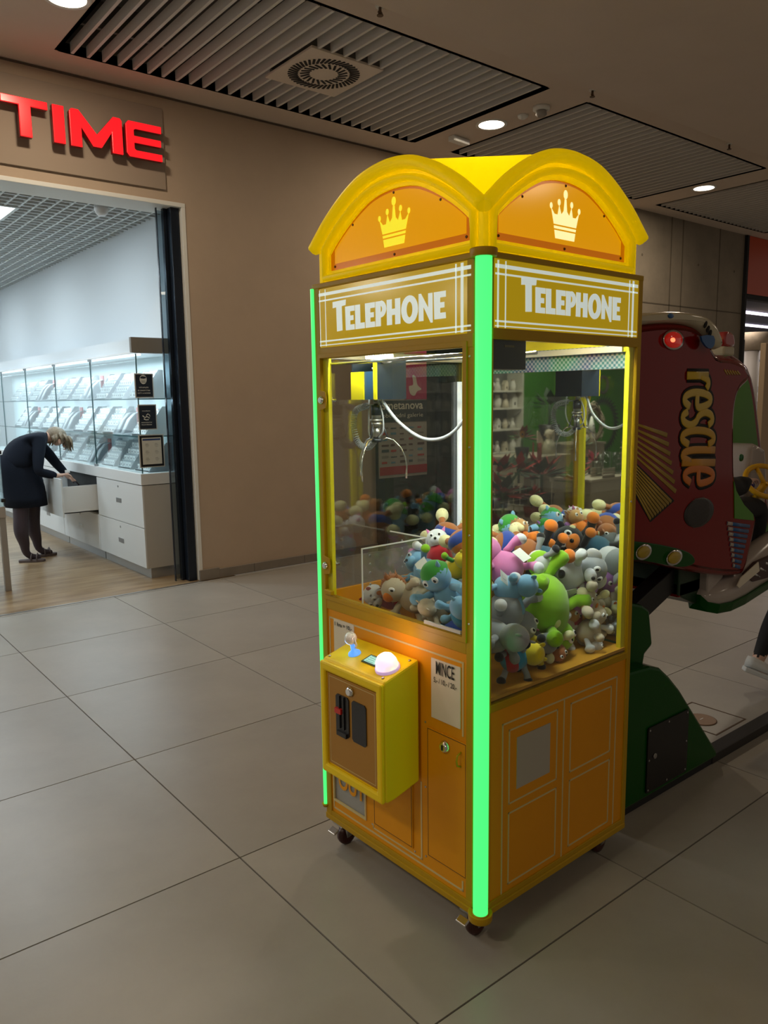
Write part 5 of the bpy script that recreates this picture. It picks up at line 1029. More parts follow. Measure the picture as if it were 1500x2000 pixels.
def inset(P, d):
    out = []; k = len(P); ar = sum(P[i][0] * P[(i + 1) % k][1] - P[(i + 1) % k][0] * P[i][1] for i in range(k)); sg = 1 if ar > 0 else -1
    for i in range(k):
        a = Vector(P[i - 1]); b = Vector(P[i]); c = Vector(P[(i + 1) % k]); t = (c - a)
        if t.length < 1e-6: out.append(tuple(b)); continue
        t.normalize(); n = Vector((-t.y, t.x)) * sg; out.append((b.x + n.x * d, b.y + n.y * d))
    return out
def puffy(P, ya, yb, name, m_, parent, r=0.05, steps=((0, 1.0), (.10, .55), (.35, .2), (1, 0))):
    """solid with rounded shoulders from outline P between y=ya and y=yb"""
    b = MB(); L = [(ya + t * r, inset(P, k * r)) for t, k in steps] + [(yb - t * r, inset(P, k * r)) for t, k in reversed(steps)]
    n = len(P); V = [(x, y, z) for y, Q in L for x, z in Q]; f = []
    for i in range(len(L) - 1):
        for j in range(n): f.append((i * n + j, i * n + (j + 1) % n, (i + 1) * n + (j + 1) % n, (i + 1) * n + j))
    b.add(V, f, True); n0 = len(b.v) - len(V)
    for base_, Q in ((n0, L[0][1]), (n0 + (len(L) - 1) * n, L[-1][1])):
        for tr3 in tessellate_polygon([[Vector((x, z, 0)) for x, z in Q]]): b.f.append(tuple(base_ + i for i in tr3)); b.sm.append(False)
    return b.build(name, m_, parent)
shell = [(1200, 650), (1225, 636), (1260, 630), (1300, 628), (1345, 634), (1375, 655), (1392, 690), (1418, 695), (1443, 705), (1458, 725), (1456, 745), (1440, 762), (1431, 790), (1428, 850), (1431, 950), (1448, 985), (1470, 1006), (1469, 1030), (1458, 1080), (1449, 1112), (1436, 1124), (1380, 1122), (1300, 1106), (1240, 1086), (1205, 1070), (1195, 1000), (1192, 850)]
body_o = crom(ppoly(shell), 3)
puffy(body_o, RY - 0.02, RY + 0.16, 'near_shell', REDP, RD, r=0.032)
rear = crom(ppoly([(1200, 650), (1225, 636), (1260, 630), (1300, 628), (1345, 634), (1375, 655), (1390, 690), (1400, 760), (1400, 850), (1400, 950), (1400, 1060), (1395, 1120), (1300, 1104), (1240, 1086), (1205, 1070), (1195, 1000), (1192, 850)]), 2)
puffy(rear, RY + 0.12, 2.28, 'rear_hull', REDP, RD)
far = crom(ppoly([(1380, 660), (1420, 690), (1452, 715), (1466, 760), (1474, 820), (1482, 890), (1490, 960), (1497, 1010), (1502, 1080), (1495, 1120), (1400, 1120), (1370, 900)], 2.25), 2)
fs = puffy(far, 2.22, 2.30, 'far_shell', REDP, RD, r=0.03)
MB().prism(inset(far, 0.062), (0, 2.216, 0), X_, Z_, Y_, 0.004).build('cockpit_lining', GRNI, fs)
nose = crom(ppoly([(1392, 692), (1418, 696), (1443, 706), (1457, 725), (1455, 742), (1440, 758), (1400, 760)], RY), 3)
puffy(nose, RY + 0.02, 2.28, 'canopy_nose', REDP, RD, r=0.05)
seat = MB().box(3.05, 3.62, 1.80, 2.22, 0.86, 1.00).box(3.05, 3.16, 1.80, 2.22, 1.0, 1.38).build('seat', GRNI, RD, bevel=0.02)
MB().box(3.0, 4.05, 1.72, 2.27, 0.79, 0.86).build('cockpit_floor', REDP, RD, bevel=0.01)
green_edge = [wy(a, b, RY - .012) for a, b in ((1429, 940), (1433, 958), (1448, 985), (1466, 1004), (1468, 1016), (1430, 1012))]
MB().prism([(p.x, p.z) for p in green_edge], (0, RY - 0.024, 0), X_, Z_, Y_, 0.03).build('sill', GRNI, RD)
# cap with blue tip
capP = crom(ppoly([(1195, 615), (1255, 612), (1300, 610), (1350, 615), (1376, 630), (1390, 655), (1393, 674), (1386, 683), (1374, 677), (1362, 655), (1345, 640), (1310, 632), (1257, 634), (1195, 640)]), 3)
CP_ = puffy(capP, RY - 0.05, 2.32, 'cap', CREAMP, RD, r=0.03)
tip = crom(ppoly([(1367, 657), (1391, 656), (1393, 672), (1386, 681), (1376, 676)], RY - .05), 2)
MB().prism(tip, (0, RY - 0.056, 0), X_, Z_, Y_, 0.008).build('blue_tip', BLUP, CP_)
def disc(px, py, rpx, Y, t, name, m_, parent, r2=None):
    c = wy(px, py, Y); r = (wy(px, py + rpx, Y) - c).length; kx = (wy(px + rpx, py, Y) - c).length / r
    b = MB().lathe([(r, 0), (r, t * .6), (r * .85, t), (0.001, t)], c, (0, -1, 0), 28); b.v = [(c.x + (v[0] - c.x) * kx, v[1], v[2]) for v in b.v]
    return b.build(name, m_, parent)
disc(1309, 617, 5, RY - .05, 0.006, 'cap_button', BLUP, CP_)
ey = MB()
for k_, (a, b) in enumerate(((1378, 634), (1383, 643), (1387, 651))): q = wy(a, b, RY - .05); ey.ell(q, (.008, .006, .016), 10, 6, Euler((0, .5, 0)))
ey.build('cap_markings', BLACKM, CP_)
# beacon
q = wy(1407, 665, 1.95)
BE = puffy(crom([(q.x - .045, q.z - .03), (q.x + .045, q.z - .03), (q.x + .045, q.z + .01), (q.x + .02, q.z + .035), (q.x - .045, q.z + .035)], 2), 1.90, 2.05, 'beacon', mat('beacon_red', (0.35, 0.02, 0.02), 0.1, coat=1), RD, r=0.012)
MB().box(q.x - .05, q.x + .05, 1.90, 2.05, q.z - .075, q.z - .03).build('beacon_foot', CREAMP, BE, bevel=0.01)
# headlight
L1 = disc(1314, 664, 20, RY - .02, 0.010, 'headlight', CHROME, RD)
disc(1314, 664, 16, RY - .029, 0.012, 'lens', mat('lens_red', (0.5, 0.01, 0.01), 0.1, emis=(1, 0.02, 0.01), es=0.18, coat=1), L1)
disc(1314, 664, 4.5, RY - .041, 0.002, 'bulb', mat('bulb_red', (1, .3, .2), 0.3, emis=(1, 0.15, 0.06), es=2.5), L1)
# lettering: rescue, reading downwards
GLY = {
 'r': [[(.16, 0), (.16, .95)], [(.16, .62), (.35, .88), (.62, .95), (.9, .86)]],
 'e': [[(.16, .5), (.86, .5), (.86, .72), (.66, .95), (.36, .95), (.16, .70), (.14, .32), (.34, .06), (.62, .04), (.88, .22)]],
 's': [[(.86, .84), (.62, .97), (.30, .92), (.18, .72), (.36, .54), (.66, .44), (.84, .26), (.68, .06), (.36, .02), (.12, .18)]],
 'c': [[(.88, .80), (.66, .96), (.36, .93), (.16, .70), (.14, .32), (.34, .06), (.64, .04), (.88, .22)]],
 'u': [[(.14, .98), (.14, .34), (.30, .06), (.56, .05), (.80, .26)], [(.82, .98), (.82, 0)]]}
BOX = [('r', 1342, 1386, 728, 763), ('e', 1336, 1389, 762, 799), ('s', 1333, 1393, 799, 836), ('c', 1331, 1396, 836, 873), ('u', 1332, 1398, 874, 910), ('e', 1336, 1394, 911, 947)]
def open_crom(P, n=4): return [tuple(p)[:2] for p in cat([(a, b, 0) for a, b in P], n)] if len(P) > 2 else P
def in_shell(y): return y
for i, (chh, xa, xb, ya, yb) in enumerate(BOX):
    col_ = [(0.62, 0.42, 0.02), (0.60, 0.42, 0.06), (0.60, 0.40, 0.03), (0.58, 0.33, 0.01), (0.60, 0.27, 0.012), (0.62, 0.17, 0.01)][i]
    for lay, (r, yy, mm, nm) in enumerate(((0.0275, RY - .0215, BLACKM, 'letter_outline'), (0.0160, RY - .0245, mat('letter_%d' % i, col_, 0.35), 'letter'))):
        b = MB()
        for st in GLY[chh]:
            pts = []
            for (u, v) in open_crom(st):
                q = wy(xa + (xb - xa) * v, ya + (yb - ya) * u, yy); pts.append((q.x, yy, q.z))
            b.tube(pts, r, 8, flat=(0.10, 1), up=(0, 1, 0))
        b.build(nm, mm, RD)
# sunburst stripes
def stripe(b, p, q, r0, r1, Y): a = wy(p[0], p[1], Y); c = wy(q[0], q[1], Y); b.tube([a, c], [r0, r1], 8, flat=(0.12, 1), up=(0, 1, 0))
b = MB()
for i in range(7): t_ = i / 6; stripe(b, (1236, 826 + i * 10), (1303 + 17 * t_, 850 + 110 * t_), 0.004, 0.0095, RY - .021)
b.build('stripes', YSTK, RD); b = MB(); b2 = MB()
for i in range(9): t_ = i / 8; stripe(b, (1238, 905 + i * 6), (1311 - 40 * t_, 980 + 34 * t_), 0.003, 0.007, RY - .0225)
b.build('stripes', YSTK, RD); b2.prism(ppoly([(1238, 900), (1317, 978), (1270, 1020), (1238, 965)], RY - .0205), (0, RY - .0206, 0), X_, Z_, -Y_, 0.0006).build('stripe_ground', BLACKM, RD)
# speaker grille
G_ = disc(1365, 1001, 28, RY - .02, 0.004, 'speaker', mat('speaker_rim', (0.02, 0.02, 0.02), 0.4), RD); c0 = wy(1365, 1001, RY - .025); b = MB()
for i in range(-9, 10):
    for j in range(-9, 10):
        x = i * .0072 + (j % 2) * .0036; z = j * .0066
        if x * x + z * z < .0042: b.lathe([(0.0024, 0), (0.0024, .0006)], (c0.x + x * 1.35, c0.y, c0.z + z), (0, -1, 0), 6, False)
b.build('grille_dots', mat('grille_grey', (0.10, 0.085, 0.08), 0.5), G_)
# green belt with yellow fog lamps
MB().prism(crom(ppoly([(1196, 1056), (1250, 1058), (1300, 1066), (1340, 1078), (1352, 1094), (1342, 1104), (1316, 1106), (1250, 1094), (1196, 1086)], RY - .022), 3), (0, RY - .036, 0), X_, Z_, Y_, 0.016).build('green_belt', GRNP, RD, bevel=0.004)
for a, b_ in ((1256, 1078), (1316, 1089)):
    l_ = disc(a, b_, 15, RY - .036, 0.008, 'fog_lamp', CHROME, RD); disc(a, b_, 11.5, RY - .044, 0.008, 'lens', mat('lens_yellow%d' % a, (0.42, 0.30, 0.02), 0.2), l_)
# blue louvres
b = MB(); b2 = MB()
for i in range(9):
    t_ = i / 8; p = wy(1420 + 11 * t_, 1022 + 82 * t_, RY - .022); q = wy(1464 - 19 * t_, 1028 + 80 * t_, RY - .022); b.tube([p, q], [.008, .008], 8, flat=(.3, 1), up=(0, 1, 0))
    m_ = p.lerp(q, .0); b2.tube([p + Vector((0, -.001, 0)), p.lerp(q, .22) + Vector((0, -.001, 0))], .0085, 8, flat=(.35, 1), up=(0, 1, 0))
b.build('louvre', BLUP, RD); b2.build('louvre_tip', WHP, RD)
# nose badge bars
b = MB()
for i in range(6): p = wy(1415 + i * 5, 722 + i * .6, RY - .021); q = wy(1421 + i * 5, 732, RY - .021); b.tube([p, q], .004, 6, flat=(.2, 1), up=(0, 1, 0))
b.build('badge', YSTK, RD)
# console and wheel
c0 = wy(1458, 930, 2.05); CON = puffy(crom([(c0.x - .11, c0.z - .17), (c0.x + .10, c0.z - .17), (c0.x + .08, c0.z + .10), (c0.x + .03, c0.z + .16), (c0.x - .11, c0.z + .16)], 2), 1.98, 2.20, 'console', WHP, RD, r=.03)
q = wy(1447, 894, 1.975); MB().lathe([(.020, 0), (.018, .006), (.001, .007)], q, (0, -1, 0), 18).build('green_button', mat('green_btn', (0.01, 0.12, 0.03), .3), CON); q = wy(1466, 948, 1.97); MB().ell(q, (.025, .02, .022), 12, 8).build('blue_knob', mat('blue_knob', (0.01, 0.015, 0.25), .25), CON)
wc = wy(1496, 940, 1.88); wa = Vector((-.45, -.55, .70)).normalized(); a1 = wa.orthogonal().normalized(); a2 = wa.cross(a1)
WHL = MB().tube([wc + (a1 * math.cos(t_) + a2 * math.sin(t_)) * .105 for t_ in [i * math.pi / 14 for i in range(28)]], .014, 10, closed=True).build('steering_wheel', YW, RD)
b = MB()
for t_ in (0.3, 2.4, 4.5): b.tube([wc - wa * .02, wc + (a1 * math.cos(t_) + a2 * math.sin(t_)) * .10], .011, 8)
b.tube([wc - wa * .02, wc - wa * .15], .02, 10).build('wheel_spokes', YW, WHL)
# base, column, arms, rail
base = [(2.40, 0.03), (2.40, .61), (2.66, .59), (2.735, .565), (2.80, .515), (2.888, .434), (3.225, .06), (3.235, .03)]
BS = MB().prism(base, (0, 1.63, 0), X_, Z_, Y_, 0.62).build('base', GRNP, RD, bevel=0.012)
MB().box(2.41, 3.21, 1.64, 2.24, 0, 0.03).build('base_foot', BLACKM, BS)
dp = MB().prism(rr(2.65, 2.955, 0.055, 0.335, .006), (0, 1.628, 0), X_, Z_, -Y_, 0.005).build('service_hatch', mat('hatch_black', (0.006, 0.006, 0.007), .35), BS)
screws([(x, 1.623, z) for x in (2.662, 2.80, 2.943) for z in (.067, .195, .323) if not (x == 2.80 and z == .195)], (0, -1, 0), STEEL, dp, r=.005)
MB().lathe([(.011, 0), (.011, .005)], (2.70, 1.623, .205), (0, -1, 0), 14).build('lock', STEEL, dp)
MB().prism([(2.40, .58), (2.40, .87), (2.60, .85), (2.70, .82), (2.752, .79), (2.784, .636), (2.73, .607), (2.72, .56)], (0, 1.70, 0), X_, Z_, Y_, 0.42).build('column', GRNP, RD, bevel=0.012)
ARM = mat('arm_black', (0.010, 0.011, 0.011), .45)
def bar(p, q, w, h, name, parent):
    p = Vector(p); q = Vector(q); d = (q - p); L = d.length; d.normalize(); n = Vector((-d.z, 0, d.x)); v = []
    for e in (p, q):
        for sx, sy in ((-1, -1), (1, -1), (1, 1), (-1, 1)): v.append(e + Y_ * (sx * w / 2) + n * (sy * h / 2))
    return MB().add(v, [(0, 1, 2, 3), (7, 6, 5, 4), (0, 4, 5, 1), (1, 5, 6, 2), (2, 6, 7, 3), (3, 7, 4, 0)]).build(name, ARM, parent, bevel=.004)
bar((2.62, 1.78, .72), (3.13, 1.78, .915), .07, .10, 'lift_arm', RD); bar((2.50, 2.02, .78), (3.05, 2.02, .98), .07, .10, 'lift_arm', RD)
b = MB().prism([(3.0, .92), (3.19, .90), (3.20, .76), (3.14, .74), (3.0, .80)], (0, 1.72, 0), X_, Z_, Y_, .36).build('pivot_block', mat('pivot_green', (0.004, 0.03, 0.008), .4), RD, bevel=.006)
MB().box(3.20, 4.6, 1.635, 1.705, 0, .045).box(4.50, 4.60, 1.60, 1.74, 0, .06).build('floor_rail', mat('rail_black', (0.015, 0.013, 0.012), .5), RD, bevel=.004)
# shoe-shaped skid
secs = [(3.150, .775, .012, .02), (3.165, .765, .040, .05), (3.22, .765, .060, .075), (3.32, .768, .072, .085), (3.44, .785, .082, .09), (3.58, .815, .095, .09), (3.75, .85, .11, .09), (3.95, .88, .12, .09), (4.10, .88, .09, .07)]
def loft(secs, yc, k=16, z0=None):
    b = MB(); V = []
    for x, zc, rz, ry in secs:
        for j in range(k): t_ = 2 * math.pi * j / k; V.append((x, yc + ry * math.cos(t_), zc + rz * math.sin(t_)))
    f = [(i * k + j, i * k + (j + 1) % k, (i + 1) * k + (j + 1) % k, (i + 1) * k + j) for i in range(len(secs) - 1) for j in range(k)] + [tuple(range(k - 1, -1, -1)), tuple(range((len(secs) - 1) * k, len(secs) * k))]
    return b.add(V, f, True)
SK = loft(secs, 1.72, 18).build('skid_shoe', WHP, RD)
so = MB(); V = []
for x, zc, rz, ry in secs:
    zz = zc - rz * .72; V += [(x - .004, 1.72 - ry * 1.02, zz + .02), (x - .004, 1.72 + ry * 1.02, zz + .02), (x, 1.72 + ry * .85, zz - .028), (x, 1.72 - ry * .85, zz - .028)]
f = [(i * 4 + j, i * 4 + (j + 1) % 4, (i + 1) * 4 + (j + 1) % 4, (i + 1) * 4 + j) for i in range(len(secs) - 1) for j in range(4)] + [(3, 2, 1, 0), tuple(len(V) - 4 + j for j in range(4))]
so.add(V, f).build('sole', GRNP, SK, bevel=.004)
MB().prism([(3.17, .78), (3.30, .84), (3.32, .90), (3.17, .92)], (0, 1.68, 0), X_, Z_, Y_, .10).build('ankle', WHP, SK, bevel=.01)
q = wy(1462, 1122, 1.62); MB().prism([(-.10, -.035), (-.07, -.005), (.09, .045), (.105, .0), (-.08, -.05)], (q.x, 1.62, q.z), X_, Z_, Y_, .004).build('white_tab', PAPER, SK)
b = MB()
for i in range(4): b.tube([(3.47 + i * .055, 1.628, .845 + i * .016), (3.54 + i * .055, 1.632, .815 + i * .02)], .006, 6)
b.build('laces', CHROME, SK); MB().prism([(3.40, .85), (3.47, .805), (3.62, .80), (3.80, .86), (3.80, .91), (3.5, .89)], (0, 1.627, 0), X_, Z_, Y_, .02).build('lace_panel', mat('lace_brown', (0.05, 0.02, 0.02), .5), SK)
# child driver
kd = thing('person', 'small child in black clothes and brown boots sitting in the red ride', 'person', (0, 0, 0))
k = Sk(); wv_ = lambda a, b, Y: tuple(wy(a, b, Y))
pel = k.p((3.27, 2.0, 1.075), (.085, .085)); ch = k.chain([((3.25, 2.0, 1.19), (.08, .09)), ((3.25, 2.0, 1.31), (.08, .085))], pel); hd = k.chain([((3.26, 2.0, 1.40), .035), ((3.27, 2.0, 1.46), .065), ((3.275, 2.0, 1.52), .078), ((3.27, 2.0, 1.58), .055)], ch)
for yy in (1.92, 2.07):
    kx_ = wy(1484, 985, yy); fx = wy(1466, 1085, yy); k.chain([((3.34, yy, 1.06), .065), ((3.5, yy, 1.08), .075), ((kx_.x - .03, yy, kx_.z - .01), .068), ((fx.x + .02, yy, fx.z + .10), .058), ((fx.x, yy, fx.z), .034), ((fx.x + .07, yy, fx.z - .02), .028)], pel)
sh = k.p((3.27, 1.92, 1.30), .045, ch); e_ = wy(1446, 950, 1.88); h_ = wy(1462, 940, 1.86); ah = k.chain([((3.38, 1.88, 1.22), .065), ((e_.x, 1.88, e_.z), .055), ((h_.x - .04, 1.86, h_.z), .04), ((h_.x, 1.86, h_.z), .022)], sh); hand(k, (h_.x, 1.86, h_.z), (.9, 0, .1), 1, ah, sc=.6)
sh = k.p((3.27, 2.08, 1.30), .045, ch); ah = k.chain([((3.40, 2.08, 1.20), .038), ((3.55, 2.02, 1.20), .032), ((3.66, 1.95, 1.24), .022)], sh); hand(k, (3.66, 1.95, 1.24), (.9, -.1, .1), -1, ah, sc=.6)
bd = skin_body('body', k.v, k.e, k.r, SKIN, kd); bd.data.materials.append(TRO)
for p_ in bd.data.polygons:
    c = p_.center; p_.material_index = 0 if (c.z > 1.385 or (c.x > h_.x - .01 and c.z > 1.14)) else 1
MB().ell((3.262, 2.0, 1.54), (.086, .086, .075), 16, 10).build('hair', mat('child_hair', (0.06, 0.035, 0.02), .6), kd)
for s in (-1, 1): MB().ell((3.345, 2.0 + s * .028, 1.515), (.008, .012, .008), 8, 6).build('eye', EYEB, kd)
MB().ell((3.353, 2.0, 1.49), (.012, .010, .012), 8, 6).build('nose', SKIN, kd); MB().tube([(3.345, 1.982, 1.465), (3.35, 2.0, 1.462), (3.345, 2.018, 1.465)], .004, 6).build('mouth', mat('lip', (0.4, 0.12, 0.1), .5), kd)
for s in (-1, 1): MB().ell((3.268, 2.0 + s * .078, 1.505), (.016, .008, .022), 8, 6).build('ear', SKIN, kd)
BOOT = mat('brown_boot', (0.09, 0.035, 0.015), .6)
for yy in (1.92, 2.07): fx = wy(1466, 1088, yy); MB().box(fx.x - .045, fx.x + .13, yy - .038, yy + .038, fx.z - .06, fx.z).box(fx.x - .045, fx.x + .035, yy - .036, yy + .036, fx.z, fx.z + .07).build('boot', BOOT, kd, bevel=.015); MB().box(fx.x - .048, fx.x + .135, yy - .04, yy + .04, fx.z - .07, fx.z - .055).build('boot_sole', PAPER, kd)

# ================================================================== STOREFRONT WITH DIRECTORY (seen through the left pane)
MB().box(5.22, 9.72, 6.56, 9.3, -0.03, 0.0).build('floor_store', mat('dark_floor', (0.10, 0.09, 0.08), .35), **STR)
MB().box(5.16, 9.75, 9.2, 9.3, 0, 3.2).build('wall_store', mat('dark_store', (0.035, 0.038, 0.036), .8), **STR)
MB().box(5.22, 9.72, 6.6, 9.3, 3.15, 3.2).build('ceiling_store', mat('dark_ceiling', (0.05, 0.05, 0.05), .9), **STR)
MB().box(5.16, 5.245, 6.50, 6.72, 0, 3.0).build('trim_4', NAVY, **STR)
w1 = obj('window_1', None, None, kind='structure', loc=(0, 0, 0))
MB().box(5.245, 9.70, 6.60, 6.61, 0.02, 3.0).build('pane', glassmat('store_glass', (0.55, 0.6, 0.58)), w1)
for x in (6.1, 7.3, 8.5): MB().box(x, x + .06, 6.585, 6.625, 0, 3.0).build('mullion', NAVY, w1)
db = thing('directory_board', 'shopping gallery directory board with a dark title band and shop logos', 'sign', (5.085, 6.46, 0.80))
BX0 = 0.06
MB().box(BX0, .74, 0, .02, 0, 1.45).build('board', mat('board_grey', (0.40, 0.37, 0.33), .6), db)
MB().box(BX0, .74, -.003, 0, .03, .12).build('red_band', mat('band_red', (0.40, 0.02, 0.03), .6), db)
tb = MB().box(BX0, .74, -.003, 0, .60, .83).build('title_band', mat('band_dark', (0.035, 0.045, 0.055), .6), db)
text_mb('smetanova', (BX0 + .04, -.004, .735), X_, Z_, w=.58, h=.075, bold=.015).build('lettering', PAPER, tb); text_mb('obchodní galerie', (BX0 + .04, -.004, .635), X_, Z_, w=.58, h=.06).build('lettering', PAPER, tb)
pk = MB().box(.42, .74, -.003, 0, .84, 1.42).build('pink_panel', mat('panel_pink', (0.50, 0.04, 0.13), .6), db)
MB().prism(crom([(.50, .90), (.56, .88), (.60, .93), (.66, .95), (.60, 1.0), (.58, 1.08), (.53, 1.10), (.54, 1.0), (.48, .98)], 3), (0, -.004, 0), X_, Z_, -Y_, .001).build('figure', PAPER, pk)
lg = {}; rd = random.Random(11)
lm_ = [mat('logo_%d' % i, c, .6) for i, c in enumerate(((.45, .03, .03), (.05, .07, .09), (.12, .28, .38), (.25, .22, .2), (.10, .04, .04)))]
for m_ in range(5):
    b = MB()
    for r in range(7):
        for c in range(5):
            if (r * 3 + c * 2 + c * r) % 5 != m_: continue
            x = BX0 + .03 + c * .128; z = .155 + r * .062; w_ = .05 + .05 * rd.random(); h_2 = .012 + .018 * rd.random()
            b.box(x, x + w_, -.002, 0, z, z + h_2)
    b.build('logo_prints', lm_[m_], db)

# ================================================================== RIGHT STORE with orange fascia
MB().box(12.82, 18, 6.42, 6.55, 3.28, CEIL - .005).build('fascia_1', mat('orange_fascia', (0.52, 0.055, 0.008), .35), label='orange shop fascia beside the concrete wall', cat='fascia')
MB().box(12.80, 12.86, 6.40, 6.60, 0, CEIL - .01).box(12.86, 18, 6.43, 6.56, 3.20, 3.28).build('trim_5', BLACKM, **STR)
MB().box(12.8, 26, 6.56, 12.6, -.03, 0).build('floor_side_store', mat('store_floor', (.35, .32, .28), .4), **STR)
MB().box(12.8, 26, 12.5, 12.6, 0, 3.3).build('wall_side_store', mat('store_wall', (.45, .42, .40), .8), **STR)
MB().box(12.8, 26, 6.6, 12.6, 3.25, 3.3).build('ceiling_side_store', mat('store_ceiling', (.08, .085, .11), .8), **STR)
MB().box(12.74, 12.8, 6.9, 10.6, 0, 3.3).build('wall_side', mat('store_side', (.3, .28, .26), .8), **STR)
for y in (7.6, 9.0):
    t = thing('strip_light', 'long violet-white strip light in the orange shop, %s one' % ('front' if y < 8 else 'rear'), 'ceiling light', (17, y, 3.2)); MB().box(-4, 4, -.03, .03, 0, .045).build('tube', mat('strip%d' % int(y), (1, 1, 1), .5, emis=(.9, .8, 1), es=3), t); area('strip_lamp', (17, y, 3.15), (0, 0, 0), 7.0, 60, (1, .9, .85), .1)
pb = thing('card_wall', 'white pegboard with hanging packets in the orange shop', 'display wall', (0, 0, 0))
q0 = wy(1440, 705, 8.6); q1 = wy(1530, 830, 8.6)
MB().box(q0.x, q1.x + .6, 8.6, 8.65, .4, q0.z + .25).build('board', mat('peg_white', (.55, .53, .50), .7), pb)
MB().box(q0.x, q1.x + .6, 8.585, 8.6, q0.z - .0, q0.z + .05).build('blue_strip', mat('strip_blue', (.12, .18, .26), .6), pb)
pk_ = MB().box(0, .13, -.02, 0, 0, .26).mesh('packet'); pi_ = MB().box(.025, .105, -.022, -.02, .07, .20).mesh('print'); GP_ = [mat('pkt%d' % i, c, .6) for i, c in enumerate(((.6, .6, .58), (.25, .25, .26), (.5, .48, .42)))]
for r in range(4):
    for c in range(11):
        o = obj('packet', pk_, GP_[(r + c * 2) % 3], pb, loc=(q0.x + .08 + c * .2, 8.6, q0.z - .36 - r * .40)); obj('print', pi_, BLACKM if (c + r) % 2 else mat('pr', (.35, .33, .3), .6), o)
q = wy(1449, 686, 7.2)
t = thing('plinth', 'dark grey display plinth under the black boot', 'plinth', (q.x, 7.2, 0)); MB().box(-.32, .10, 0, .3, 0, wy(1449, 663, 7.2).z).build('block', mat('plinth_grey', (.10, .10, .095), .6), t, bevel=.004)
zt = wy(1449, 663, 7.2).z; t = thing('boot', 'tall black boot standing on the grey plinth', 'boot', (q.x - .15, 7.33, zt))
loft([(-.02, .62, .01, .05), (0.0, .60, .06, .055)], 0, 12)
MB().tube([(-.10, 0, .62), (-.09, 0, .40), (-.08, 0, .22), (-.07, 0, .10), (-.02, 0, .06), (.10, 0, .045), (.20, 0, .035)], [.085, .075, .058, .060, .058, .05, .03], 12).build('shaft', BLACK, t); MB().box(-.13, .22, -.05, .05, 0, .02).build('sole', BLACK, t, bevel=.004)
q = wy(1480, 660, 7.6); t = thing('bowl', 'large pale stone bowl beyond the boot in the orange shop', 'bowl', (q.x, 7.7, q.z - .24)); MB().lathe([(.16, 0), (.30, .14), (.38, .34), (.34, .34), (.26, .14), (.14, .04)], n=28).build('shell', mat('stone_bowl', (.50, .40, .27), .7, noise=(8, .15)), t); MB().cyl((0, 0, -(q.z - .24)), (0, 0, 0), .14, 20).build('stand', mat('stand_beige', (.4, .35, .28), .6), t)
t = thing('beige_pillar', 'smooth beige pillar cut by the right edge of the view', 'pillar', (0, 0, 0)); q = wy(1489, 800, 5.2); MB().box(q.x, q.x + .5, 5.2, 5.28, 0, 2.35).build('shaft', mat('pillar_beige', (.42, .31, .20), .7), t, bevel=.01); MB().box(q.x - .02, q.x + .52, 5.18, 5.30, 0, .08).build('foot', SKIRT, t)

# ================================================================== FLOWER SHOP (real place left of the view, seen in the machine's mirror)
FX = -2.32
MB().box(-12, FX, 6.5, 9.6, -.04, 0).build('floor_flower_shop', mat('flower_floor', (.26, .235, .20), .4, noise=(2, .1)), **STR)
MB().box(-12, FX, 9.35, 9.45, 0, 3.2).build('wall_green', mat('green_wall', (.05, .22, .015), .8), **STR)
MB().box(-12, FX, 6.87, 9.4, 3.15, 3.2).build('ceiling_flower_shop', mat('flower_ceiling', (.3, .3, .28), .9), **STR)
for x in (-3.4, -5.4, -7.2): area('flower_shop_lamp', (x, 7.7, 3.1), (0, 0, 0), .7, 44, (1, .90, .72))
def fm(px, py, Y): return mirror(wy(px, py, Y))
SHW = mat('shelf_white', (.62, .60, .52), .6); CER = mat('ceramic_cream', (.62, .55, .42), .5); CERW = mat('ceramic_white', (.7, .68, .62), .35); LEAF = mat('leaf_dark', (.012, .05, .015), .6); LEAF2 = mat('leaf_green', (.04, .14, .02), .6); REDF = mat('petal_red', (.42, .015, .02), .6); BLKP = mat('pot_black', (.015, .015, .018), .4); TWIG = mat('twig_pale', (.38, .31, .22), .8); DGR = mat('dark_leaf_wreath', (.01, .02, .012), .7)
a = fm(960, 800, 9.0); b_ = fm(1056, 800, 9.0); xa, xb = min(a.x, b_.x), max(a.x, b_.x)
sh_ = thing('shelf_unit', 'white wall shelf unit with ceramics in the flower shop', 'shelf', (0, 0, 0)); zs = [wy(1000, yy, 9.0).z for yy in (762, 797, 840, 887)]
for z in zs: MB().box(xa, xb, 8.95, 9.33, z - .03, z).build('shelf_board', SHW, sh_)
for x in (xa - .03, xb): MB().box(x, x + .03, 8.95, 9.33, 0, 2.2).build('side_board', SHW, sh_)
MB().box(xa, xb, 9.31, 9.34, 0.2, 2.2).build('back_board', mat('shelf_back', (.12, .13, .11), .8), sh_)
jar = lambda: MB().lathe([(.04, 0), (.055, .05), (.055, .11), (.03, .15), (.035, .17)], n=14)
hou = lambda: MB().box(-.05, .05, -.04, .04, 0, .11).prism([(-.06, 0), (.06, 0), (0, .08)], (0, -.045, .11), X_, Z_, Y_, .09)
ang = lambda: MB().lathe([(.06, 0), (.045, .08), (.02, .14)], n=12).ell((0, 0, .165), (.032, .032, .035), 10, 8)
kinds = [('jar', jar, 'jar', 'cream ceramic jar'), ('lantern_house', hou, 'ornament', 'small white lantern house'), ('figurine', ang, 'figurine', 'pale ceramic figurine')]
rd = random.Random(4); ords = ['first', 'second', 'third', 'fourth', 'fifth', 'sixth']
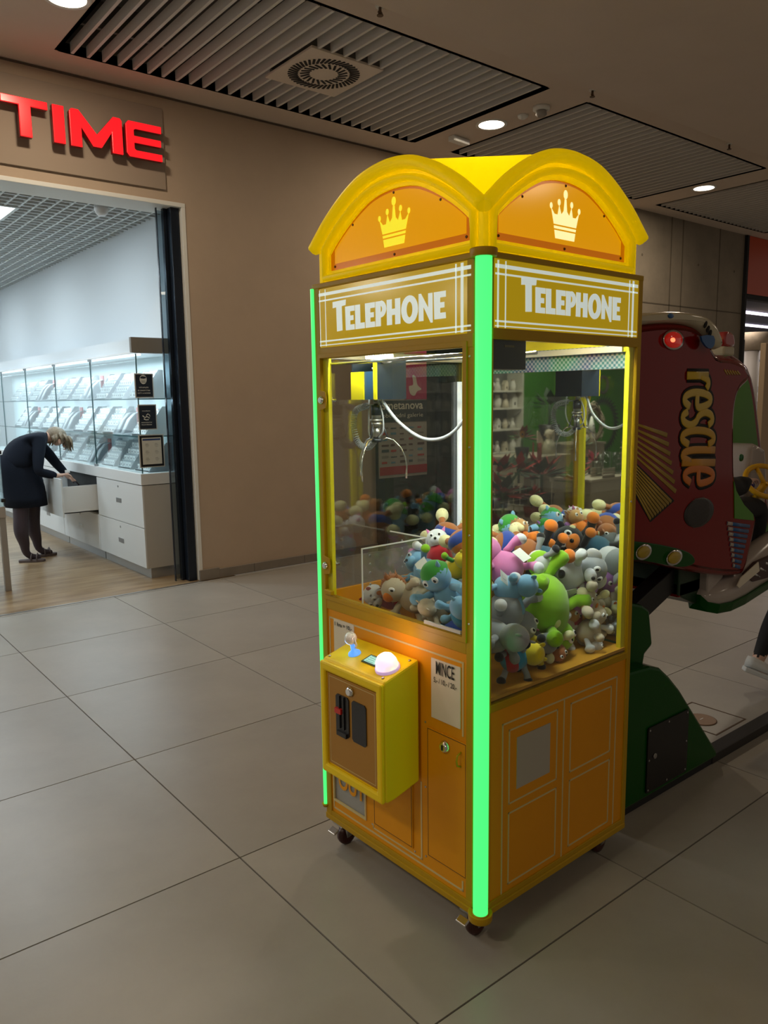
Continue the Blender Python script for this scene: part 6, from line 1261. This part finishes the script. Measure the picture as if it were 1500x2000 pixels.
for si, z in enumerate(zs):
    for i in range(6):
        kn_, mk, ct, lb = kinds[(i + si) % 3]; x = xa + .10 + i * (xb - xa - .2) / 5
        s_ = rd.uniform(.9, 1.4); t = thing(kn_, '%s, %s on the %s shelf of the flower shop' % (lb, ords[i], ('top', 'second', 'third', 'lowest')[si]), ct, (x, 9.1, z)); o = mk().build('body', CER if i % 2 else CERW, t); t.scale = (s_,) * 3
        if kn_ == 'lantern_house': MB().box(-.012, .012, -.0455, -.04, .03, .07).build('opening', BLACKM, t)
        if kn_ == 'jar': MB().lathe([(.037, .17), (.03, .185), (.005, .195)], n=12).build('lid', TWIG, t)
        if kn_ == 'figurine': MB().prism([(-.05, .06), (-.09, .14), (-.02, .12), (.02, .12), (.09, .14), (.05, .06)], (0, .03, 0), X_, Z_, Y_, .008).build('wings', CERW, t)
def tabl(name, label, px0, px1, pyt, Y, dep, m_, low=False):
    p = fm(px0, pyt, Y); q = fm(px1, pyt, Y); x0, x1 = min(p.x, q.x), max(p.x, q.x); z = p.z; y0 = min(p.y, q.y)
    t = thing(name, label, 'table', ((x0 + x1) / 2, y0, 0)); w_ = (x1 - x0) / 2
    MB().box(-w_, w_, 0, dep, z - .04, z).build('top', m_, t, bevel=.004); MB().box(-w_ + .02, w_ - .02, .02, dep - .02, 0 if low else 0.0, z - .04).build('block', m_, t)
    return (x0, x1, y0, z)
BEI = mat('plinth_beige', (.40, .34, .26), .7)
T1 = tabl('display_plinth', 'low beige display plinth with glassware at the flower shop front', 1150, 1245, 937, 6.95, 1.0, BEI, True)
T2 = tabl('display_plinth', 'middle beige display plinth in the flower shop', 1020, 1118, 895, 7.75, .8, BEI)
T3 = tabl('display_plinth', 'rear beige display plinth under the twig wreath', 1110, 1185, 868, 8.4, .6, BEI)
def flowerpot(label, px, py, Y, r, leaf, petal, pot=BLKP, tall=1.0, n=26):
    p = fm(px, py, Y); seed = int(px * 7 + py); rd = random.Random(seed)
    t = thing('potted_flower', label, 'potted plant', (p.x, p.y, p.z - r * 1.3)); h = r * .8
    MB().lathe([(r * .42, 0), (r * .55, h), (r * .50, h), (r * .4, h * .3)], n=14).build('pot', pot, t)
    lf = MB(); fl_ = MB(); st = MB().tube([(0, 0, h * .7), (0, 0, h + r * .8 * tall)], r * .06, 6)
    for i in range(n):
        a_ = rd.random() * 6.28; e_ = rd.uniform(-.2, 1.1); d = Vector((math.cos(a_) * math.cos(e_), math.sin(a_) * math.cos(e_), math.sin(e_))); c = Vector((0, 0, h + r * .7 * tall)); s = d.cross(Vector((0, 0, 1))).normalized()
        L = r * rd.uniform(.7, 1.15); b0 = c + d * r * .2; tgt = fl_ if (i % 2 and petal) else lf
        tgt.add([b0, b0 + d * L * .5 + s * L * .22, b0 + d * L, b0 + d * L * .5 - s * L * .22, b0 + d * L * .5 + Vector((0, 0, L * .05))], [(0, 1, 4), (1, 2, 4), (2, 3, 4), (3, 0, 4)], True)
    st.build('stem', leaf, t); lf.build('leaves', leaf, t)
    if petal: fl_.build('petals', petal, t)
    return t
flowerpot('red poinsettia in a dark pot at the left front of the flower shop', 975, 935, 7.1, .30, LEAF, REDF)
flowerpot('dark leafy plant at the very front of the flower shop', 985, 975, 6.9, .34, LEAF, REDF, n=30)
flowerpot('red poinsettia beside the white price stakes', 1015, 930, 7.3, .30, LEAF, REDF)
flowerpot('wide red poinsettia in the middle of the flower shop floor', 1060, 940, 7.2, .34, LEAF, REDF, n=34)
flowerpot('small red poinsettia in a red pot near the yellow post reflection', 1040, 975, 6.95, .20, LEAF, REDF, pot=mat('pot_red', (.22, .03, .03), .5))
flowerpot('red poinsettia in a brown pot beside the low plinth', 1122, 945, 7.0, .26, LEAF2, REDF, pot=mat('pot_brown', (.12, .05, .03), .6))
flowerpot('small mixed bouquet with pink flowers on the middle plinth', 1160, 905, 7.4, .16, LEAF, mat('petal_pink', (.55, .10, .16), .6))
flowerpot('grey-green agave in the middle of the flower shop', 1137, 880, 7.9, .22, mat('agave', (.12, .15, .09), .6), None)
flowerpot('tall bunch of dark foliage behind the hanging cable', 1075, 810, 8.6, .34, LEAF, None, tall=1.3)
flowerpot('bouquet with dark red blooms and an orange gerbera', 1022, 860, 7.6, .20, LEAF2, mat('petal_wine', (.25, .01, .03), .6))
p = fm(1022, 848, 7.45); gb = thing('gerbera', 'orange-yellow gerbera bloom in the wine-red bouquet', 'flower', (p.x, p.y, p.z)); b = MB()
for i in range(14): a_ = i * .4488; d = Vector((math.cos(a_), 0, math.sin(a_))); s = Vector((-d.z, 0, d.x)); b.add([s * .006, d * .035 + s * .012, d * .065, d * .035 - s * .012], [(0, 1, 2, 3)])
b.build('petals', mat('petal_orange', (.8, .38, .01), .6), gb); MB().ell((0, -.004, 0), (.016, .008, .016), 10, 6).build('centre', BLACKM, gb); MB().tube([(0, .005, 0), (0.01, .02, -.2)], .005, 6).build('stem', LEAF2, gb)
# wreath
p = fm(1157, 828, 8.35); wr = thing('wreath', 'large round pale twig wreath on the rear plinth', 'wreath', (p.x, p.y, p.z)); b = MB(); rd = random.Random(2)
for i in range(150):
    a_ = rd.random() * 6.28; rr_ = rd.uniform(.24, .38); p0 = Vector((math.cos(a_) * rr_, rd.uniform(-.05, .05), math.sin(a_) * rr_)); tt = Vector((-math.sin(a_), rd.uniform(-.4, .4), math.cos(a_))) + Vector((rd.uniform(-.5, .5), 0, rd.uniform(-.5, .5))); b.tube([p0 - tt * .06, p0, p0 + tt * .07], .007, 4)
b.build('twigs', TWIG, wr); MB().tube([(math.cos(t_) * .31, 0, math.sin(t_) * .31) for t_ in [i * math.pi / 12 for i in range(24)]], .035, 8, closed=True).build('ring', mat('ring_brown', (.15, .11, .07), .9), wr)
p = fm(1178, 830, 8.6); dw = thing('feather_wreath', 'dark feather wreath behind the twig wreath', 'wreath', (p.x, p.y, p.z)); b = MB()
for i in range(40):
    a_ = i * 6.283 / 40; c = Vector((math.cos(a_) * .34, 0, math.sin(a_) * .34)); d = (c.normalized() + Vector((-math.sin(a_), 0, math.cos(a_))) * .8).normalized(); s = d.cross(Y_); L = .26
    b.add([c - s * .02, c + d * L * .5 - s * .035, c + d * L, c + d * L * .5 + s * .03], [(0, 1, 2, 3)])
b.build('feathers', DGR, dw)
p = fm(1240, 750, 9.2); cl_ = thing('round_frame', 'round grey frame hanging on the green wall', 'frame', (p.x, 9.33, p.z)); MB().tube([(math.cos(t_) * .17, 0, math.sin(t_) * .17) for t_ in [i * math.pi / 12 for i in range(24)]], .03, 8, closed=True).build('ring', mat('frame_grey', (.12, .13, .11), .7), cl_)
# figures and candles on plinths
for i, (px, py, Y) in enumerate(((1143, 868, 8.2), (1156, 866, 8.2))):
    p = fm(px, py, Y); t = thing('gnome_figure', 'cream gnome figure with a tall spotted hat, %s of the pair' % ('left' if i else 'right'), 'figurine', (p.x, p.y, T3[3])); MB().lathe([(.07, 0), (.075, .12), (.06, .20)], n=14).build('body', CER, t); MB().lathe([(.07, .19), (.05, .32), (.012, .48)], n=14).build('hat', CERW, t)
    b = MB()
    for q_ in range(5): b.ell((.03 * (-1) ** q_, -.06, .08 + q_ * .06), (.012, .01, .012), 8, 6)
    b.build('spots', BLACKM, t)
GLV = glassmat('vase_glass', (.85, .88, .86))
for i, (px, Y) in enumerate(((1170, 7.15), (1185, 7.4), (1205, 7.2))):
    p = fm(px, 925, Y); t = thing('glass_vase', 'clear cylindrical glass vase, %s on the low plinth' % ords[i], 'vase', (p.x, p.y, T1[3])); MB().lathe([(.07, 0), (.07, .34), (.066, .34), (.066, .01)], n=18, cap=False).build('wall', GLV, t); MB().lathe([(.07, 0), (.07, .008)], n=18).build('bottom', GLV, t)
for i, (px, Y) in enumerate(((1043, 7.4), (1052, 7.5), (1055, 7.55), (1058, 7.45))):
    p = fm(px, 905, Y); t = thing('red_candle', 'tall red candle, %s of the row in a glass holder' % ords[i], 'candle', (p.x, p.y, p.z)); MB().lathe([(.012, 0), (.009, .30), (.002, .31)], n=10).build('wax', REDF, t); MB().cyl((0, 0, -p.z), (0, 0, 0), .02, 10).build('stand', CERW, t)
p = fm(1218, 895, 7.6); t = thing('ornament_tree', 'pale wooden ornament tree at the right of the flower shop', 'ornament', (p.x, p.y, T1[3])); b = MB().tube([(0, 0, 0), (0, 0, .5)], .012, 6)
for i in range(5): w_ = .16 - i * .028; b.box(-w_, w_, -.01, .01, .08 + i * .09, .10 + i * .09)
b.build('rungs', TWIG, t)
p = fm(1185, 932, 7.0); t = thing('wooden_crate', 'small beige wooden crate on the low plinth', 'crate', (p.x, p.y - .05, T1[3]))
for z in (0.0, .05, .10): MB().box(-.17, .17, 0, .012, z, z + .04).box(-.17, .17, .20, .212, z, z + .04).build('slat', BEI, t)
MB().box(-.17, .17, 0, .21, 0, .008).build('bottom', BEI, t)
for i, (px, py, Y) in enumerate(((969, 917, 7.0), (1006, 922, 7.1), (1018, 952, 6.9), (1080, 940, 7.0))):
    p = fm(px, py, Y); t = thing('price_stake', 'white price stake between the flower pots, %s from the shelf unit' % ords[i], 'price tag', (p.x, p.y, 0)); MB().cyl((0, 0, 0), (0, 0, p.z), .006, 6).build('stick', PAPER, t); MB().box(-.05, .05, -.003, .003, p.z, p.z + .06).build('card', PAPER, t)
p = fm(1100, 880, 7.7); 
for i, dx in enumerate((0, .16, .32)):
    t = thing('glass_bottle', 'clear glass bottle, %s on the middle plinth' % ords[i], 'bottle', (p.x + dx, p.y + .1, T2[3])); MB().lathe([(.05, 0), (.05, .16), (.018, .24), (.018, .32)], n=14, cap=False).build('glass', GLV, t); MB().lathe([(.02, .31), (.018, .34)], n=10).build('stopper', TWIG, t)
t = thing('angel_figure', 'cream angel bust in the middle of the flower shop', 'figurine', (T2[0] + .2, T2[2] + .3, T2[3])); MB().lathe([(.13, 0), (.10, .14), (.05, .24)], n=16).ell((0, 0, .32), (.07, .07, .08), 12, 8).build('bust', CER, t); MB().prism(crom([(.05, .15), (.22, .38), (.20, .12)], 4), (0, .05, 0), X_, Z_, Y_, .02).prism(crom([(-.05, .15), (-.22, .38), (-.20, .12)], 4), (0, .05, 0), X_, Z_, Y_, .02).build('wings', CER, t)
